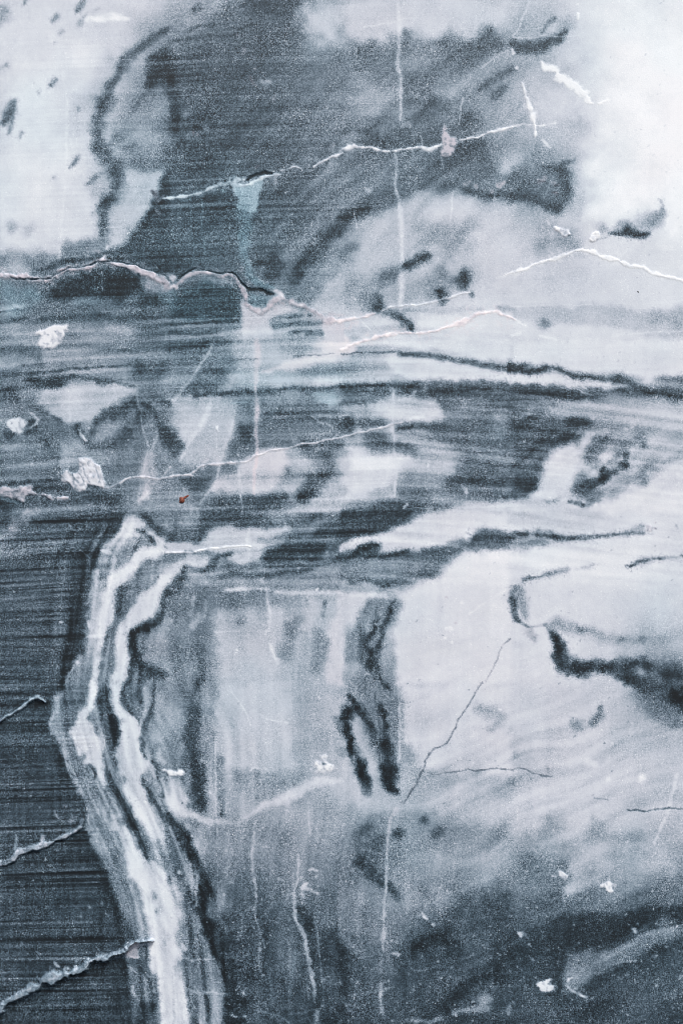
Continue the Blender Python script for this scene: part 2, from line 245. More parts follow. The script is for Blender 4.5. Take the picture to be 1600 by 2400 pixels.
L 21 32 .9 .8 | 800 760 20, 700 800 36, 620 870 30, 570 880 24
L 21 50 .8 .9 | 480 940 40, 400 980 40, 330 1050 26
L 21 50 .6 1 | 980 1030 110, 850 1150 60 / 560 1380 80 / 250 1220 60 / 1130 1000 80
L 21 28 .9 .9 | 1130 990 56, 1130 1060 40 / 1195 1140 22 / 920 1130 40, 910 1220 30
L 21 28 .9 .8 | 330 1230 50, 400 1280 40, 480 1310 26, 540 1350 30, 600 1400 30, 640 1460 20
L 21 87 .8 .7 | 490 20 10, 510 200 12, 525 300 14, 545 420 20, 550 560 20, 555 700 14, 555 860 10 / 550 960 26, 550 1080 24, 545 1200 18, 540 1300 12
L 21 62 .6 .7 | 0 1310 6, 600 1290 10, 900 1290 30, 1300 1270 10
L 21 60 .7 .8 | 1430 1260 20, 1568 1280 24
L 21 90 .85 .5 part=calcite_vein:x h=.4 | 370 1300 5, 460 1250 5, 530 1240 6, 700 1240 6, 820 1215 7, 900 1195 7, 980 1170 9, 1100 1130 7, 1180 1120 4
L 21 90 .95 .5 p=.5 h=.4 part=calcite_vein:v2 | -60 1380 16, 0 1380 18, 100 1365 14, 200 1345 14, 300 1310 10
L 21 92 .95 .5 p=.55 h=.35 part=calcite_vein:y | 0 1640 14, 100 1600 14, 200 1570 14, 380 1510 16, 540 1490 10, 680 1500 10, 850 1480 10, 960 1445 12, 1080 1400 20, 1160 1370 24, 1260 1310 16, 1420 1295 12, 1520 1340 12, 1590 1370 8
L 21 92 .7 .5 | 20 1165 10 / 100 1170 12, 130 1190 12 / 45 1300 10 / 1430 990 8, 1568 950 8 / 180 1370 5, 270 1470 5 / 110 380 4, 150 540 4 / 1020 180 5, 1000 440 5
L 31 33 .7 1 | 100 240 30, 300 300 40, 430 340 30, 0 220 30 / 450 20 40, 520 140 30
L 31 60 .7 .5 p=.6 | 240 110 20, 300 60 24 / 380 110 20
L 31 44 .6 .6 p=.7 | 400 210 24
L 31 72 .6 .9 | 620 250 60, 600 380 60
L 31 56 .7 .9 | 1000 520 50, 1150 500 60, 1300 470 50, 1380 380 30, 1380 290 10 / 850 550 40
L 31 32 .9 .7 | 870 590 14, 950 580 20, 1050 560 36, 1120 570 36, 1230 580 26
L 31 54 .5 .6 | 780 640 5, 860 610 8
L 31 56 .65 1 | 330 680 90, 480 650 110, 560 680 70
L 31 99 1 .25 h=.8 part=white_chip:b | 400 525 14, 450 560 20, 490 570 34, 520 585 14
L 31 99 1 .25 h=.8 part=white_chip:c | 745 600 34, 745 620 26
L 31 90 .7 .4 | 315 465 10, 340 490 8
L 31 99 1 .4 h=.4 part=calcite_vein:v3 | -60 960 6, 0 940 9, 100 905 11, 200 865 11, 320 820 12, 390 805 22, 500 775 12, 560 745 9, 640 730 6 / 640 738 8, 720 745 18, 800 790 16, 880 810 16, 980 835 18, 1080 870 14, 1200 890 14, 1260 935 12, 1380 965 10, 1480 990 9, 1620 1035 10
L 31 95 .7 .6 | 1560 180 8, 1470 350 8, 1400 530 8
L 31 55 .7 .9 | 280 1380 40, 320 1410 30
L 31 88 .6 .5 | 0 1248 4, 650 1230 4, 830 1228 3 / 1200 1230 4, 1568 1190 6 / 620 1550 5, 850 1530 5, 1050 1500 6, 1350 1480 6, 1568 1470 4
L 31 60 .6 .9 | 1300 1350 60, 1568 1350 80, 1500 1430 60
L 31 94 .7 .6 | 0 1360 8,120 1420 8 / 250 1520 8, 390 1550 16 / 0 1510 10, 70 1490 10
L 02 22 .85 .6 | -20 310 16, 200 300 14, 450 285 12, 620 260 14, 900 235 10, 1200 215 8
L 02 26 .8 .8 | 280 360 40, 400 370 40, 550 370 36, 650 330 20, 800 330 16, 950 370 14, 1100 400 14, 1230 430 14
L 02 25 .7 .9 | 1300 280 80, 1420 280 80 / 1400 520 30, 1500 540 30, 1568 580 16
L 02 28 .6 .8 | 0 60 14, 200 40 10 / 240 110 30, 350 140 40 / 200 215 20, 400 220 16 / 900 70 10, 1200 80 8
L 02 74 .6 .9 | 650 600 100, 700 500 80
L 02 84 .6 .5 | 650 470 10, 640 560 8, 570 590 6 / 650 620 16, 640 770 14
L 02 25 .8 .8 | 0 430 20, 80 470 30, 150 530 30, 0 520 40 / 270 590 10, 340 620 10, 400 650 8, 480 690 10, 560 740 14
P 02 87 .95 4 part=crust_patch:c h=.3 | 60 730,110 690,180 670,250 690,270 740,250 790,240 830,180 840,110 815,75 780
L 02 26 .8 .7 | 300 740 28, 330 800 40, 280 830 20 / 100 860 46, 40 850 20
L 02 82 .8 .5 | 260 650 10, 330 690 14, 360 720 14, 320 770 6, 280 790 8
L 02 27 .85 .8 | 1230 570 50, 1130 650 60, 1000 700 40, 900 760 30, 850 860 30 / 690 800 30, 730 880 40, 800 950 40, 900 970 30, 1020 930 50, 1140 870 50, 1230 800 50, 1280 700 50
L 02 24 .85 .8 | 1330 600 20, 1400 660 24, 1460 740 26, 1520 820 40, 1568 900 50
L 02 48 .6 .9 | 950 850 60, 1060 780 50
L 02 92 .9 .4 part=white_chip:d h=.3 | 740 830 6, 765 875 12, 795 915 6
L 02 64 .7 .9 p=.3 | 1380 1060 40, 1370 1200 60, 1400 1280 70, 1330 1400 50, 1290 1470 26
L 02 76 .7 .8 | 1350 1410 40, 1290 1460 20
L 02 76 .7 .5 | 1260 470 8, 1290 650 6, 1330 850 8, 1370 960 8 / 1450 850 8, 1420 960 12, 1380 1060 12 / 1370 960 12, 1330 1150 10, 1290 1300 10, 1275 1430 10 / 1390 1080 10, 1400 1200 8
L 02 24 .7 .9 | 480 1010 50, 440 930 30
L 02 62 .6 .9 | 620 1060 60,590 1150 40
L 02 14 .9 .7 | -20 1320 30, 120 1305 24, 300 1290 14, 540 1280 12
L 02 22 .8 .8 | 300 1340 40, 500 1350 50, 650 1380 30, 900 1440 60, 1000 1470 60 / 630 1320 24, 560 1290 16 / 830 1370 20, 900 1340 20,900 1380 20
P 02 87 .92 3.5 p=.15 part=crust_patch:d h=1 | 750 1090,800 1070,860 1090,920 1140,950 1200,970 1280,975 1320,960 1370,940 1360,930 1335,860 1320,800 1290,810 1340,800 1390,750 1390,700 1350,660 1290,600 1290,560 1270,550 1240,590 1170,620 1150,700 1180,740 1160
L 02 48 .7 .5 | 760 1130 5, 790 1230 6, 830 1300 5 / 870 1120 4, 900 1200 5, 930 1300 4 / 650 1180 6, 680 1250 8, 720 1300 10 / 700 1180 4, 750 1240 5, 770 1290 7
P 02 72 .9 3 p=.6 part=calcite_vein:z h=1 | -60 1370,60 1350,200 1325,280 1330,280 1380,400 1410,520 1430,640 1435,600 1455,520 1450,400 1430,300 1405,220 1400,210 1455,180 1460,120 1420,-60 1420
L 02 50 .7 .6 t=.6 | 0 1425 12, 100 1460 20,200 1490 14
L 02 36 .6 .4 | 40 1385 5, 160 1380 5 / 0 1400 3, 100 1405 3
L 02 50 .8 .5 p=.9 | 220 1395 16 / 180 1430 6 / 100 1440 5
L 02 62 .8 .4 | 700 1430 5, 800 1405 6, 900 1380 6 / 350 1360 5, 450 1320 4
L 02 88 .8 .5 | 540 1440 12, 590 1440 12
L 02 20 .8 .9 | 40 1540 60, 0 1500 30
L 02 86 .9 .5 part=calcite_vein:v4 p=.2 h=.5 | 980 1345 5, 1060 1325 7, 1130 1290 8, 1200 1255 8, 1260 1245 8, 1340 1245 8, 1400 1262 7, 1580 1250 6
L 02 82 .6 .6 p=.3 | 1500 1230 8, 1568 1150 10
L 12 27 .8 .9 | 0 60 40, 100 80 60, 280 80 50 / 350 290 80, 300 380 100, 420 340 60, 200 440 60
L 12 82 .8 .8 p=.5 | 1600 80 70, 1400 150 50, 1200 200 40, 1000 230 20, 850 270 14 / 1600 30 50, 1350 50 40
L 12 70 .7 .9 | 750 90 60, 950 80 50
L 12 62 .6 .9 t=.3 | 650 330 60, 900 350 60,1100 310 60,1300 280 60,1500 320 60
L 12 80 .6 .7 p=.3 | 1350 400 40, 1500 380 40
L 12 22 .85 .7 | 230 500 14, 450 480 14, 620 475 16, 800 465 16, 950 445 16, 1100 435 18, 1300 440 14 , 1500 425 14, 1580 420 14
L 12 34 .7 .6 p=.3 | 550 175 4, 800 160 4 / 1130 140 6, 1300 125 5, 1500 115 4
L 12 40 .6 .7 | 350 200 14, 600 230 16, 580 290 8
L 12 74 .6 .9 | 200 700 80, 150 850 40
L 12 82 .7 .8 | 370 570 14, 330 680 20, 260 800 24, 190 900 16, 130 1000 8, 90 1100 8
L 12 82 .7 .6 | 600 590 10, 570 740 10, 530 890 16, 490 980 14, 460 1100 12, 430 1250 10, 390 1340 12, 310 1430 8, 270 1500 12
L 12 80 .7 .6 | 400 0 10, 340 120 10, 290 200 10, 200 330 10, 100 450 14, 30 560 8
L 12 60 .6 .6 | 80 110 8, 40 260 8, 0 400 6
L 12 80 .6 .5 | 0 200 3, 300 185 3
L 12 94 .9 .4 part=white_chip:e h=.3 | 430 780 8, 435 820 8
L 12 26 .7 .9 | 0 850 50, 50 960 50, 30 1050 20
L 12 24 .8 .9 | 700 900 70, 650 830 50 / 870 690 24, 1000 640 24 / 1250 980 50 / 1430 1050 60,1450 1150 60, 1400 1230 60, 1300 1300 60, 1200 1400 60
L 12 60 .6 .7 t=.4 | 1300 480 30, 1450 490 50 / 1350 520 40, 1500 540 30
L 12 56 .5 .9 | 1350 680 30, 1568 700 20
L 12 84 .8 .4 | 1300 680 4, 1360 740 6, 1400 760 8 / 1430 750 4, 1490 790 6
L 12 60 .7 .9 | 1180 1120 70, 1150 1200 60, 1060 1380 60
L 12 36 .7 .8 | 1070 1200 24, 1060 1150 20
L 12 38 .7 .9 | 480 1180 40, 540 1190 30, 250 1250 60, 370 1220 40
L 12 28 .7 .9 | 150 1300 60,250 1370 60,120 1280 30 / 350 1530 70,450 1480 60,650 1500 60,900 1450 50,1000 1440 40,800 1530 60, 1000 1540 30
L 12 76 .7 .8 p=.8 | 790 0 24, 800 120 30, 790 300 16, 785 480 10, 795 620 18, 780 760 14, 780 860 20, 800 980 14, 790 1070 14, 770 1230 16, 770 1400 10
L 12 84 .7 .6 | 630 1130 10, 635 1300 12, 640 1420 8, 655 1568 6
L 12 88 .9 .5 part=calcite_vein:v4 p=.2 h=.5 | -10 1245 8, 0 1240 8, 150 1230 7, 200 1230 12 / 180 1220 7, 260 1160 8, 340 1125 8, 430 1125 10, 480 1115 12, 620 1110 6, 700 1105 7, 780 1050 8, 870 1025 6, 930 995 5, 1080 980 6, 1230 940 7, 1350 930 7, 1430 905 6, 1580 883 6
L 22 24 .85 .6 | 0 118 5, 200 102 5, 340 100 7, 520 92 6 / 530 120 22, 650 115 20, 750 120 20, 860 130 24, 930 150 26, 1000 165 20, 1100 180 26, 1180 195 26, 1260 220 24, 1400 235 22, 1500 245 24, 1580 240 24
L 22 24 .8 .7 | 0 425 18, 200 410 14, 380 400 14 / 600 440 30, 700 390 20 / 800 460 16, 1000 460 24, 1200 450 20,1350 440 16 / 0 570 10, 200 550 8
L 22 66 .6 .7 | 480 480 30, 460 440 20 / 780 430 24 / 270 440 20 / 210 480 10
L 22 84 .7 .5 | 640 490 8, 680 460 12 / 290 420 10 / 210 480 8
L 22 54 .7 .9 | 1150 600 50, 1300 600 60 / 1480 680 70, 1450 780 60
L 22 24 .8 .9 | 60 740 40, 30 820 40 / 300 890 60, 380 930 60, 280 950 50 / 520 810 20,650 790 16 / 520 960 50, 680 1000 30
L 22 27 .6 .9 | 1150 870 70, 1400 920 90, 1568 880 80 / 1200 1100 70, 1180 1200 60, 1350 1130 60 / 1000 1320 40, 1100 1300 50, 1350 1330 60, 1450 1300 60 / 560 1450 50, 800 1440 50 / 400 1520 50, 600 1520 40 / 1568 1430 30,1500 1440 20
L 22 62 .5 1 | 850 1080 80, 950 1100 60, 700 1200 80
L 22 85 .75 .6 | 470 480 12, 470 640 16, 470 780 12, 480 900 7, 485 1000 9, 500 1120 16, 510 1230 14, 490 1330 12, 490 1430 8
L 22 88 .9 .5 part=calcite_vein:v4 p=.1 h=.4 | -10 883 6, 60 870 8, 150 835 7, 250 830 6, 370 785 7, 460 765 6, 550 740 5
L 22 84 .5 .7 | 550 740 5, 750 680 10
L 22 90 .8 .5 | 1110 1330 8, 1145 1390 14, 1150 1350 8 / 1100 1090 6,1130 1095 5 / 600 1495 16 / 1400 1120 8
L 22 74 .8 .9 | 1568 1500 40, 1300 1530 30, 1000 1568 20
L 32 24 .85 .7 | -10 235 24, 100 250 24, 180 275 26, 260 265 24, 340 240 24, 420 255 22, 500 290 18, 560 325 18, 700 345 18, 850 355 20, 960 375 30, 1050 390 26, 1200 420 34, 1320 440 34, 1450 480 60, 1640 500 60
L 32 56 .7 .9 | 100 620 60, 300 620 60
L 32 90 .8 .4 | 620 450 5, 650 475 7, 690 485 5
L 32 48 .7 .9 | 820 910 60, 950 890 50, 1000 870 40 / 700 1060 60, 720 1130 30, 800 980 40
L 32 43 .8 .9 | 1170 900 50, 1190 950 40
L 32 24 .9 .7 | 1050 1025 26, 1010 1030 10 / 1030 1090 24, 1010 1150 40, 970 1190 36, 880 1250 30, 800 1280 40, 700 1320 36, 640 1330 30 / 810 1190 24, 810 1260 40
L 32 38 .85 .8 | 640 1220 50, 600 1300 50, 560 1350 40, 650 1400 60, 780 1400 60, 700 1470 40
L 32 24 .9 .6 | 520 1470 14, 600 1490 16, 645 1505 16
L 32 44 .8 .8 | 300 1480 10, 420 1450 24
L 32 76 .7 .9 | 830 1060 50, 880 1020 30
L 32 55 .7 .9 | 1300 1180 50, 1220 1130 30, 1200 1290 30 / 1600 1060 20, 1400 1100 16, 1250 1150 20 / 900 1370 60, 1000 1290 50
L 03 15 .85 .5 | -60 592 8, 240 580 8, 500 570 9, 830 562 8 / -60 1168 8, 250 1155 9, 500 1150 12, 780 1145 12 / 0 1260 5, 300 1245 8, 500 1250 10, 770 1235 8 / 0 1315 8,200 1310 7,500 1305 9,750 1295 10 / -60 1407 10,200 1400 16,500 1395 18,680 1385 12 / 0 1530 10, 300 1530 12, 580 1520 14 / 480 735 5,780 730 5 / 500 995 4,780 990 7 / 0 270 8,300 255 10,700 240 10,1050 235 8 / 180 190 6, 700 165 4,1080 150 5 / 300 75 6,700 70 5
L 03 40 .5 .8 | 0 1110 24, 750 1090 20 / 0 1200 16, 750 1190 14 / 0 1280 10, 700 1270 8 / 0 1350 16, 600 1350 16 / 0 1460 20, 600 1450 20
L 03 50 .8 .9 p=.35 | 240 0 60, 150 90 50, 90 160 30
L 03 18 .7 .9 | 60 50 30, 0 110 20
L 03 50 .7 .9 | 0 220 50, 0 330 40
L 03 60 .6 .4 | 380 170 4, 440 230 6 / 580 250 5, 650 290 8 / 730 330 5, 830 430 5
L 03 28 .85 .7 | 1260 170 14, 1330 190 20, 1390 250 20, 1430 300 14 / 1510 320 6, 1545 345 8
L 03 28 .85 .8 | 1310 20 20, 1380 100 30, 1460 170 40, 1568 230 40
L 03 68 .8 .6 | 860 600 16, 840 720 16, 800 850 10
L 03 92 .8 .5 | 940 350 14, 1010 380 20 / 810 1000 14, 820 1060 10 / 800 1140 14, 900 1140 20, 960 1135 14 / 710 1385 16
L 03 32 .8 .8 | 900 500 30, 960 500 30, 930 600 30
L 03 48 .85 .8 | 1400 500 40, 1280 550 40, 1170 640 40, 1130 720 50, 1090 850 40, 1080 950 30, 1050 1060 30, 1030 1180 40,1000 1300 40,990 1400 40
L 03 32 .8 .8 | 1130 680 30, 1110 770 36, 1085 870 24, 1080 930 20
L 03 44 .7 .9 | 1568 850 50
L 03 62 .7 .9 p=.2 | 1350 1200 50, 1450 1200 60, 1500 1280 50, 1350 1320 40
L 03 28 .8 .8 | 1300 1420 40, 1400 1470 60, 1500 1500 50, 1280 1530 30
L 03 28 .9 .7 | 1568 700 30,1510 760 20, 1500 850 24, 1470 950 30, 1400 1040 40, 1300 1080 36, 1240 1100 24, 1230 1200 24, 1240 1300 30, 1200 1420 24, 1190 1568 30
L 03 62 .7 .8 | 1560 1400 50 / 1250 1500 12, 1300 1540 14
L 03 10 .9 .5 | 1448 600 7 / 1383 645 5
L 03 84 .7 .5 | 680 1410 10, 640 1480 12, 620 1560 12
L 13 56 .7 .9 | 200 40 60, 100 80 60 / 980 40 80,1100 30 60
L 13 44 .8 .9 | 500 500 40, 650 500 50, 800 520 40
L 13 24 .85 .6 | 850 500 16, 1000 505 12, 1200 490 14, 1400 490 12, 1500 450 24, 1568 390 24 / 450 600 20, 560 570 24, 700 580 24, 900 580 24, 1050 560 20, 1180 550 26, 1300 520 14
L 13 60 .6 .5 t=.3 | 1000 470 8, 1250 450 10
L 13 82 .8 .5 | 1170 515 12
L 13 78 .8 .8 | 710 150 10, 710 280 24, 730 400 16
L 13 50 .7 .9 | 0 420 40, 200 400 30
L 13 74 .8 .8 | 60 500 40, 150 470 40, 300 440 40, 0 560 60 / 560 430 30, 700 430 40
L 13 30 .85 .8 | 540 370 14, 430 410 20, 400 480 30, 340 520 26, 240 545 12,150 540 24, 100 610 40, 60 680 50, 10 740 40
L 13 64 .6 .9 | 220 580 40,350 660 20
L 13 48 .65 1 | 150 850 100, 300 800 80, 500 800 80, 750 800 110 , 700 850 60 / 0 880 60, 80 1200 90, 50 1400 80
L 13 42 .6 .9 | 260 1260 30, 270 1400 40, 250 1500 40
L 13 72 .6 .8 | 250 950 30, 200 1060 30
L 13 52 .6 .9 | 640 1010 40 / 1080 1040 40, 1100 1150 40, 1150 1000 40 / 1050 1300 60
L 13 72 .7 .8 p=.1 | 1280 850 60, 1270 1000 60, 1250 1080 50
L 13 38 .8 .8 | 1415 830 20, 1410 900 10, 1400 960 12
L 13 52 .7 .9 | 1520 700 30 / 1350 1120 40, 1370 1300 50, 1360 1450 50, 1430 1200 30
L 13 82 .8 .7 | 490 710 12, 700 705 16, 900 710 10 / 950 740 12, 1200 745 16, 1450 740 14, 1568 745 12
L 13 80 .7 .7 | 830 620 8, 880 680 8, 890 800 12, 910 950 12, 900 1080 10, 870 1130 10
L 13 92 .7 .5 | 990 1350 14, 985 1390 14, 900 1210 10 / 400 1100 5, 630 1095 4 / 1135 1100 8
L 13 52 .6 .4 | 1150 1110 5, 1300 1105 3
L 13 97 .95 .4 part=calcite_vein:u h=.5 | -40 380 5, 0 378 6, 200 365 6, 400 335 6, 550 322 6, 740 315 5
L 13 90 .8 .4 | 640 295 5,700 285 5 / 760 300 4, 930 300 3
L 23 26 .9 .7 | -20 435 20, 100 410 20, 160 340 30, 260 310 30, 340 300 10 / 100 400 30, 300 400 26, 400 410 26, 480 390 16, 600 360 20
L 23 56 .7 .9 | 100 520 60,300 520 60,560 510 50, 700 520 30
L 23 30 .85 .8 | 80 620 24, 100 650 14, 220 620 16, 330 650 24, 420 650 26, 560 640 24, 370 680 20
L 23 36 .6 .8 | 750 350 20,850 350 20, 1000 350 20, 1180 310 24, 1250 220 30, 1500 210 30
L 23 90 .8 .6 part=crust_patch:e h=.2 | 1150 180 24, 1170 230 26
L 23 90 .6 .6 | 1210 80 8
L 23 45 .5 .6 | 1180 210 8 / 1150 200 5
L 23 84 .7 .8 | 100 760 20, 400 770 20
L 23 28 .9 .7 | 480 830 20, 430 930 24, 410 1000 20, 360 1100 14 / 340 980 10, 310 1090 20, 250 1160 30, 210 1200 30, 260 1280 30, 250 1360 36, 240 1420 30 / 380 1130 14, 340 1240 24, 290 1290 20
L 23 38 .8 .8 | 170 1050 10,180 1300 20,160 1370 16 / 250 830 12, 210 930 10 / 320 1430 20,340 1530 24
L 23 93 .8 .5 | 960 1080 16, 1010 1070 16 / 950 1160 12 / 1015 1195 12 / 1100 840 14
L 23 88 .5 .7 | 1400 860 20
L 23 93 .8 .4 | 1160 940 4, 1380 790 4, 1568 690 4
L 23 62 .5 .9 | 1540 800 40
L 23 48 .8 .9 | 1560 700 24, 1568 850 26
L 23 62 .6 .6 p=.5 | 1045 1015 10 / 960 780 10
L 23 46 .8 .4 p=.4 part=crack:c | 1545 1165 4, 1500 1200 3, 1450 1280 3, 1420 1370 3, 1380 1450 3, 1320 1568 3
L 33 50 .7 .9 | 0 300 40,150 300 30, 400 250 30 / 1050 190 30,1180 150 30
L 33 30 .85 .8 | 0 220 30, 100 210 34, 200 200 34, 330 200 30, 430 230 30, 560 235 20, 700 235 18, 850 215 14, 1000 205 12, 1100 195 10, 1200 200 10
L 33 82 .85 .4 p=.2 part=crust_patch:f h=.3 | 1262 155 32
L 33 38 .8 .5 p=.7 | 1313 90 6 / 1313 150 10
L 33 58 .7 .5 | 1240 205 4, 1300 203 4 / 1500 130 10
L 33 30 .85 .7 | 100 620 14, 160 600 10
L 33 46 .8 .8 | 160 605 10, 250 600 10, 380 560 20, 500 520 24
L 33 58 .7 .9 | 500 520 20, 600 520 16, 740 490 12
L 33 94 .7 .4 | 0 665 4, 150 600 4, 350 510 3
L 33 60 .6 .9 | 1600 370 24 / 1200 430 24
L 33 22 .9 .7 | 1060 495 10, 1120 480 14, 1180 455 16
L 33 42 .85 .8 | 1180 455 20, 1300 430 14, 1400 415 10, 1500 415 8, 1600 395 16
L 33 52 .7 .9 | 60 740 40, 100 850 50, 100 950 40 / 50 680 30
L 33 27 .9 .7 | 0 790 30, 20 860 30, 15 920 20, 40 980 20, 70 1010 14
L 33 60 .7 .9 p=.2 | 150 1120 40, 180 1180 20
L 33 58 .7 .9 | 340 1040 40, 420 1020 40, 600 1070 40, 800 1130 40, 1000 1160 40, 1190 1170 36, 1420 1180 24
L 33 48 .7 .8 | 630 1080 24 / 1000 1165 24 / 1195 1170 26
L 33 44 .7 .9 | 750 1380 30 / 1250 1360 30, 1400 1440 40, 1500 1400 30 / 1300 1540 50
L 33 26 .92 .8 | 380 1140 30, 430 1200 40, 450 1290 50, 490 1370 60, 520 1440 60, 620 1440 50, 500 1500 20 / 620 1440 50 , 760 1430 40, 900 1430 50, 1000 1400 50, 1100 1400 50, 1200 1380 40, 1260 1430 40 / 1000 1480 60, 1100 1530 60, 1200 1568 40 / 1620 1500 40, 1420 1500 60
L 04 74 .8 .5 | 580 100 12,520 150 16, 540 220 16, 500 300 14, 455 360 14, 490 440 14 / 590 620 10, 610 720 8, 630 820 6 / 660 1000 4
L 04 42 .8 .9 | 530 540 40 / 680 850 50 / 820 1020 30 / 750 120 30
L 04 96 .8 .5 | 870 40 24, 890 80 16, 830 180 20, 840 220 14
L 04 18 .9 .6 | 830 750 10, 860 800 12, 880 840 10, 870 890 8
L 04 42 .8 .7 | 720 230 12, 690 320 8
L 04 50 .8 .7 | 800 650 16, 760 700 20
L 04 90 .8 .5 | 1330 1095 16,1355 1110 10
L 04 66 .8 .9 | 1500 350 80, 1450 550 60, 1500 200 60
L 04 70 .8 .8 | 1340 60 24, 1340 230 20, 1310 340 16 / 1440 690 40,1500 750 20 / 1520 950 30, 1540 1100 30
L 04 24 .85 .6 | 1130 50 14, 1120 130 20, 1165 210 30, 1200 260 14, 1270 340 10, 1280 390 8 / 1280 20 30, 1260 120 30, 1290 180 20 / 1420 0 14, 1410 100 14, 1400 250 16, 1360 320 20, 1330 420 24, 1310 520 24, 1310 620 20, 1350 700 10 / 1400 730 20, 1450 760 20, 1460 880 14, 1490 980 12, 1500 1050 12 / 1310 935 16, 1360 980 14, 1380 1030 12, 1430 1100 12, 1480 1190 18, 1568 1290 24
L 04 64 .6 .9 | 1000 1150 80
L 04 40 .7 .9 | 1200 1300 60, 1300 1400 60, 1350 1500 60, 1500 1530 50
L 04 42 .7 .8 | 850 1280 30 / 1050 1320 20, 1110 1450 16
L 04 76 .85 .8 | 1060 1240 20, 1100 1350 40, 1200 1450 60, 1220 1568 60
L 04 78 .7 .6 | 880 1400 16, 890 1450 16 / 810 1240 6, 830 1330 4
L 04 15 .7 .5 | 0 595 5,450 590 5 / 0 940 6, 650 940 6 / 0 1250 6,500 1245 6 / 0 300 5, 450 295 5
L 04 20 .6 .8 | 300 230 24, 400 200 20 / 700 1430 40, 760 1380 30
L 04 66 .95 .4 t=.2 h=3 part=calcite_vein:r1 | -60 390 10, 0 355 10, 60 310 10, 130 270 12, 200 220 12, 290 160 16, 350 135 16, 420 170 12
L 04 68 .95 .4 h=3 p=.1 part=calcite_vein:r2 | 770 1260 7, 750 1320 14, 690 1360 16, 600 1410 20, 500 1460 20, 400 1490 22, 300 1520 22, 200 1555 24, 170 1580 24
L 04 74 .8 .5 p=.3 | 400 1420 20, 380 1470 14 / 680 1250 24, 640 1280 14 / 600 1135 20 / 540 1240 14, 500 1180 8
L 04 66 .8 .5 t=.2 | 150 1400 12, 150 1530 20
L 04 97 .9 .4 part=crust_patch:g h=.4 | 1490 800 6, 1530 815 14, 1568 835 24, 1600 840 20, 1660 835 22
L 05 68 .95 .4 h=3 p=.1 part=calcite_vein:r2 | 190 -10 20, 100 60 24, 40 95 20, -60 120 14
L 05 58 .7 .7 t=.4 | 200 30 24
L 05 50 .7 .9 | 1450 530 30, 1550 520 20 / 1400 420 40 / 1568 750 60, 1540 850 30
L 05 24 .8 .7 | 1340 860 16, 1340 960 14, 1330 1100 14 / 1340 1400 60, 1300 1530 60
P 05 68 .9 3 p=.5 | 1140 890,1200 850,1270 830,1270 940,1220 940,1180 950
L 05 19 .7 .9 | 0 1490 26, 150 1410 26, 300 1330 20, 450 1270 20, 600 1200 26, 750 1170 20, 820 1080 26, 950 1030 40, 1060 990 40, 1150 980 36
L 05 58 .95 .4 h=5 part=calcite_vein:r3 t=.1 | -60 1445 34, 0 1405 34, 80 1350 30, 180 1290 30, 280 1240 28, 380 1210 30, 460 1170 32, 560 1120 34, 640 1080 40, 720 1060 36, 790 1010 26, 860 975 20, 950 945 18, 1060 910 12, 1150 880 12, 1240 830 8, 1300 810 7, 1400 790 8
L 05 74 .6 .5 p=.15 | 0 1385 7, 180 1270 7, 380 1195 8, 560 1105 8 / 780 1005 8, 1060 905 6, 1240 830 6
L 05 84 .8 .5 | 1270 900 5,1270 960 8,1200 940 5
L 05 76 .8 .5 | 510 1010 14, 540 1040 10 / 715 990 12 / 705 1045 16 / 830 495 14 / 1000 565 10 / 1400 1190 10,1410 1220 8 / 1220 1190 8, 1215 1260 14, 1240 1320 14 / 1180 1040 8, 1260 1100 8 / 1360 1125 6, 1500 1150 6
L 05 56 .8 .6 | 860 1195 24 / 940 460 12 / 740 580 14 / 925 45 14
L 05 14 .7 .5 | -40 95 6,400 90 5 / 250 255 5,950 255 5 / -40 885 7,300 890 7,700 895 7,1000 900 8
L 05 18 .6 1 | 150 200 100
L 14 48 .6 1 | 100 60 100
L 14 64 .6 .9 | 60 300 50,80 450 30, 20 350 60
L 14 46 .6 .9 | 75 630 20 / 100 720 40 / 370 260 30
L 14 34 .8 .85 | 240 0 36, 200 150 50, 190 300 50, 200 450 44, 200 600 50, 210 720 50, 250 850 60, 270 1000 70, 300 1120 50
L 14 60 .6 .9 | 330 100 50,330 400 60, 370 700 60 / 950 880 60,1080 830 40 / 780 1010 40
L 14 97 .85 .5 part=crust_patch:h | 100 830 22
L 14 98 .92 .5 part=crust_patch:i h=.4 | 1330 720 20, 1400 730 44, 1470 760 34
L 14 55 .6 .5 | 1400 735 10, 1430 745 8
L 14 16 .92 .8 | -10 1220 36, 60 1300 50, 120 1400 50, 180 1510 50, 200 1568 50
L 14 18 .85 .6 | 475 1215 16, 480 1180 8 / 790 1055 8 / 450 1050 12 / 912 1000 4 / 110 1105 8 / 215 1255 8
L 14 24 .8 .6 p=.6 | 1140 940 10
L 14 84 .7 .5 | 410 500 5, 410 800 6, 415 1050 6, 430 1400 6
L 14 78 .7 .6 | 780 1250 10, 765 1400 10, 750 1560 10 / 1265 1100 10, 1280 1400 12
L 14 93 .7 .4 | 530 30 3, 590 130 4, 680 260 4, 740 390 4 / 830 320 3, 960 350 4, 1080 370 5 / 1300 395 3, 1350 395 3 / 720 810 5,760 785 5,800 790 8 / 310 990 5,390 1030 4
L 14 62 .5 1 | 1400 450 120, 1300 200 100
L 14 40 .8 .9 | 1560 330 40, 1568 420 30
L 14 56 .6 1 | 850 1400 100, 1050 1400 80
L 24 50 .8 .9 | 150 60 90, 250 150 110, 350 50 100, 420 300 90
L 24 46 .6 .9 | 320 560 50, 330 700 40 / 480 500 50 / 30 600 50
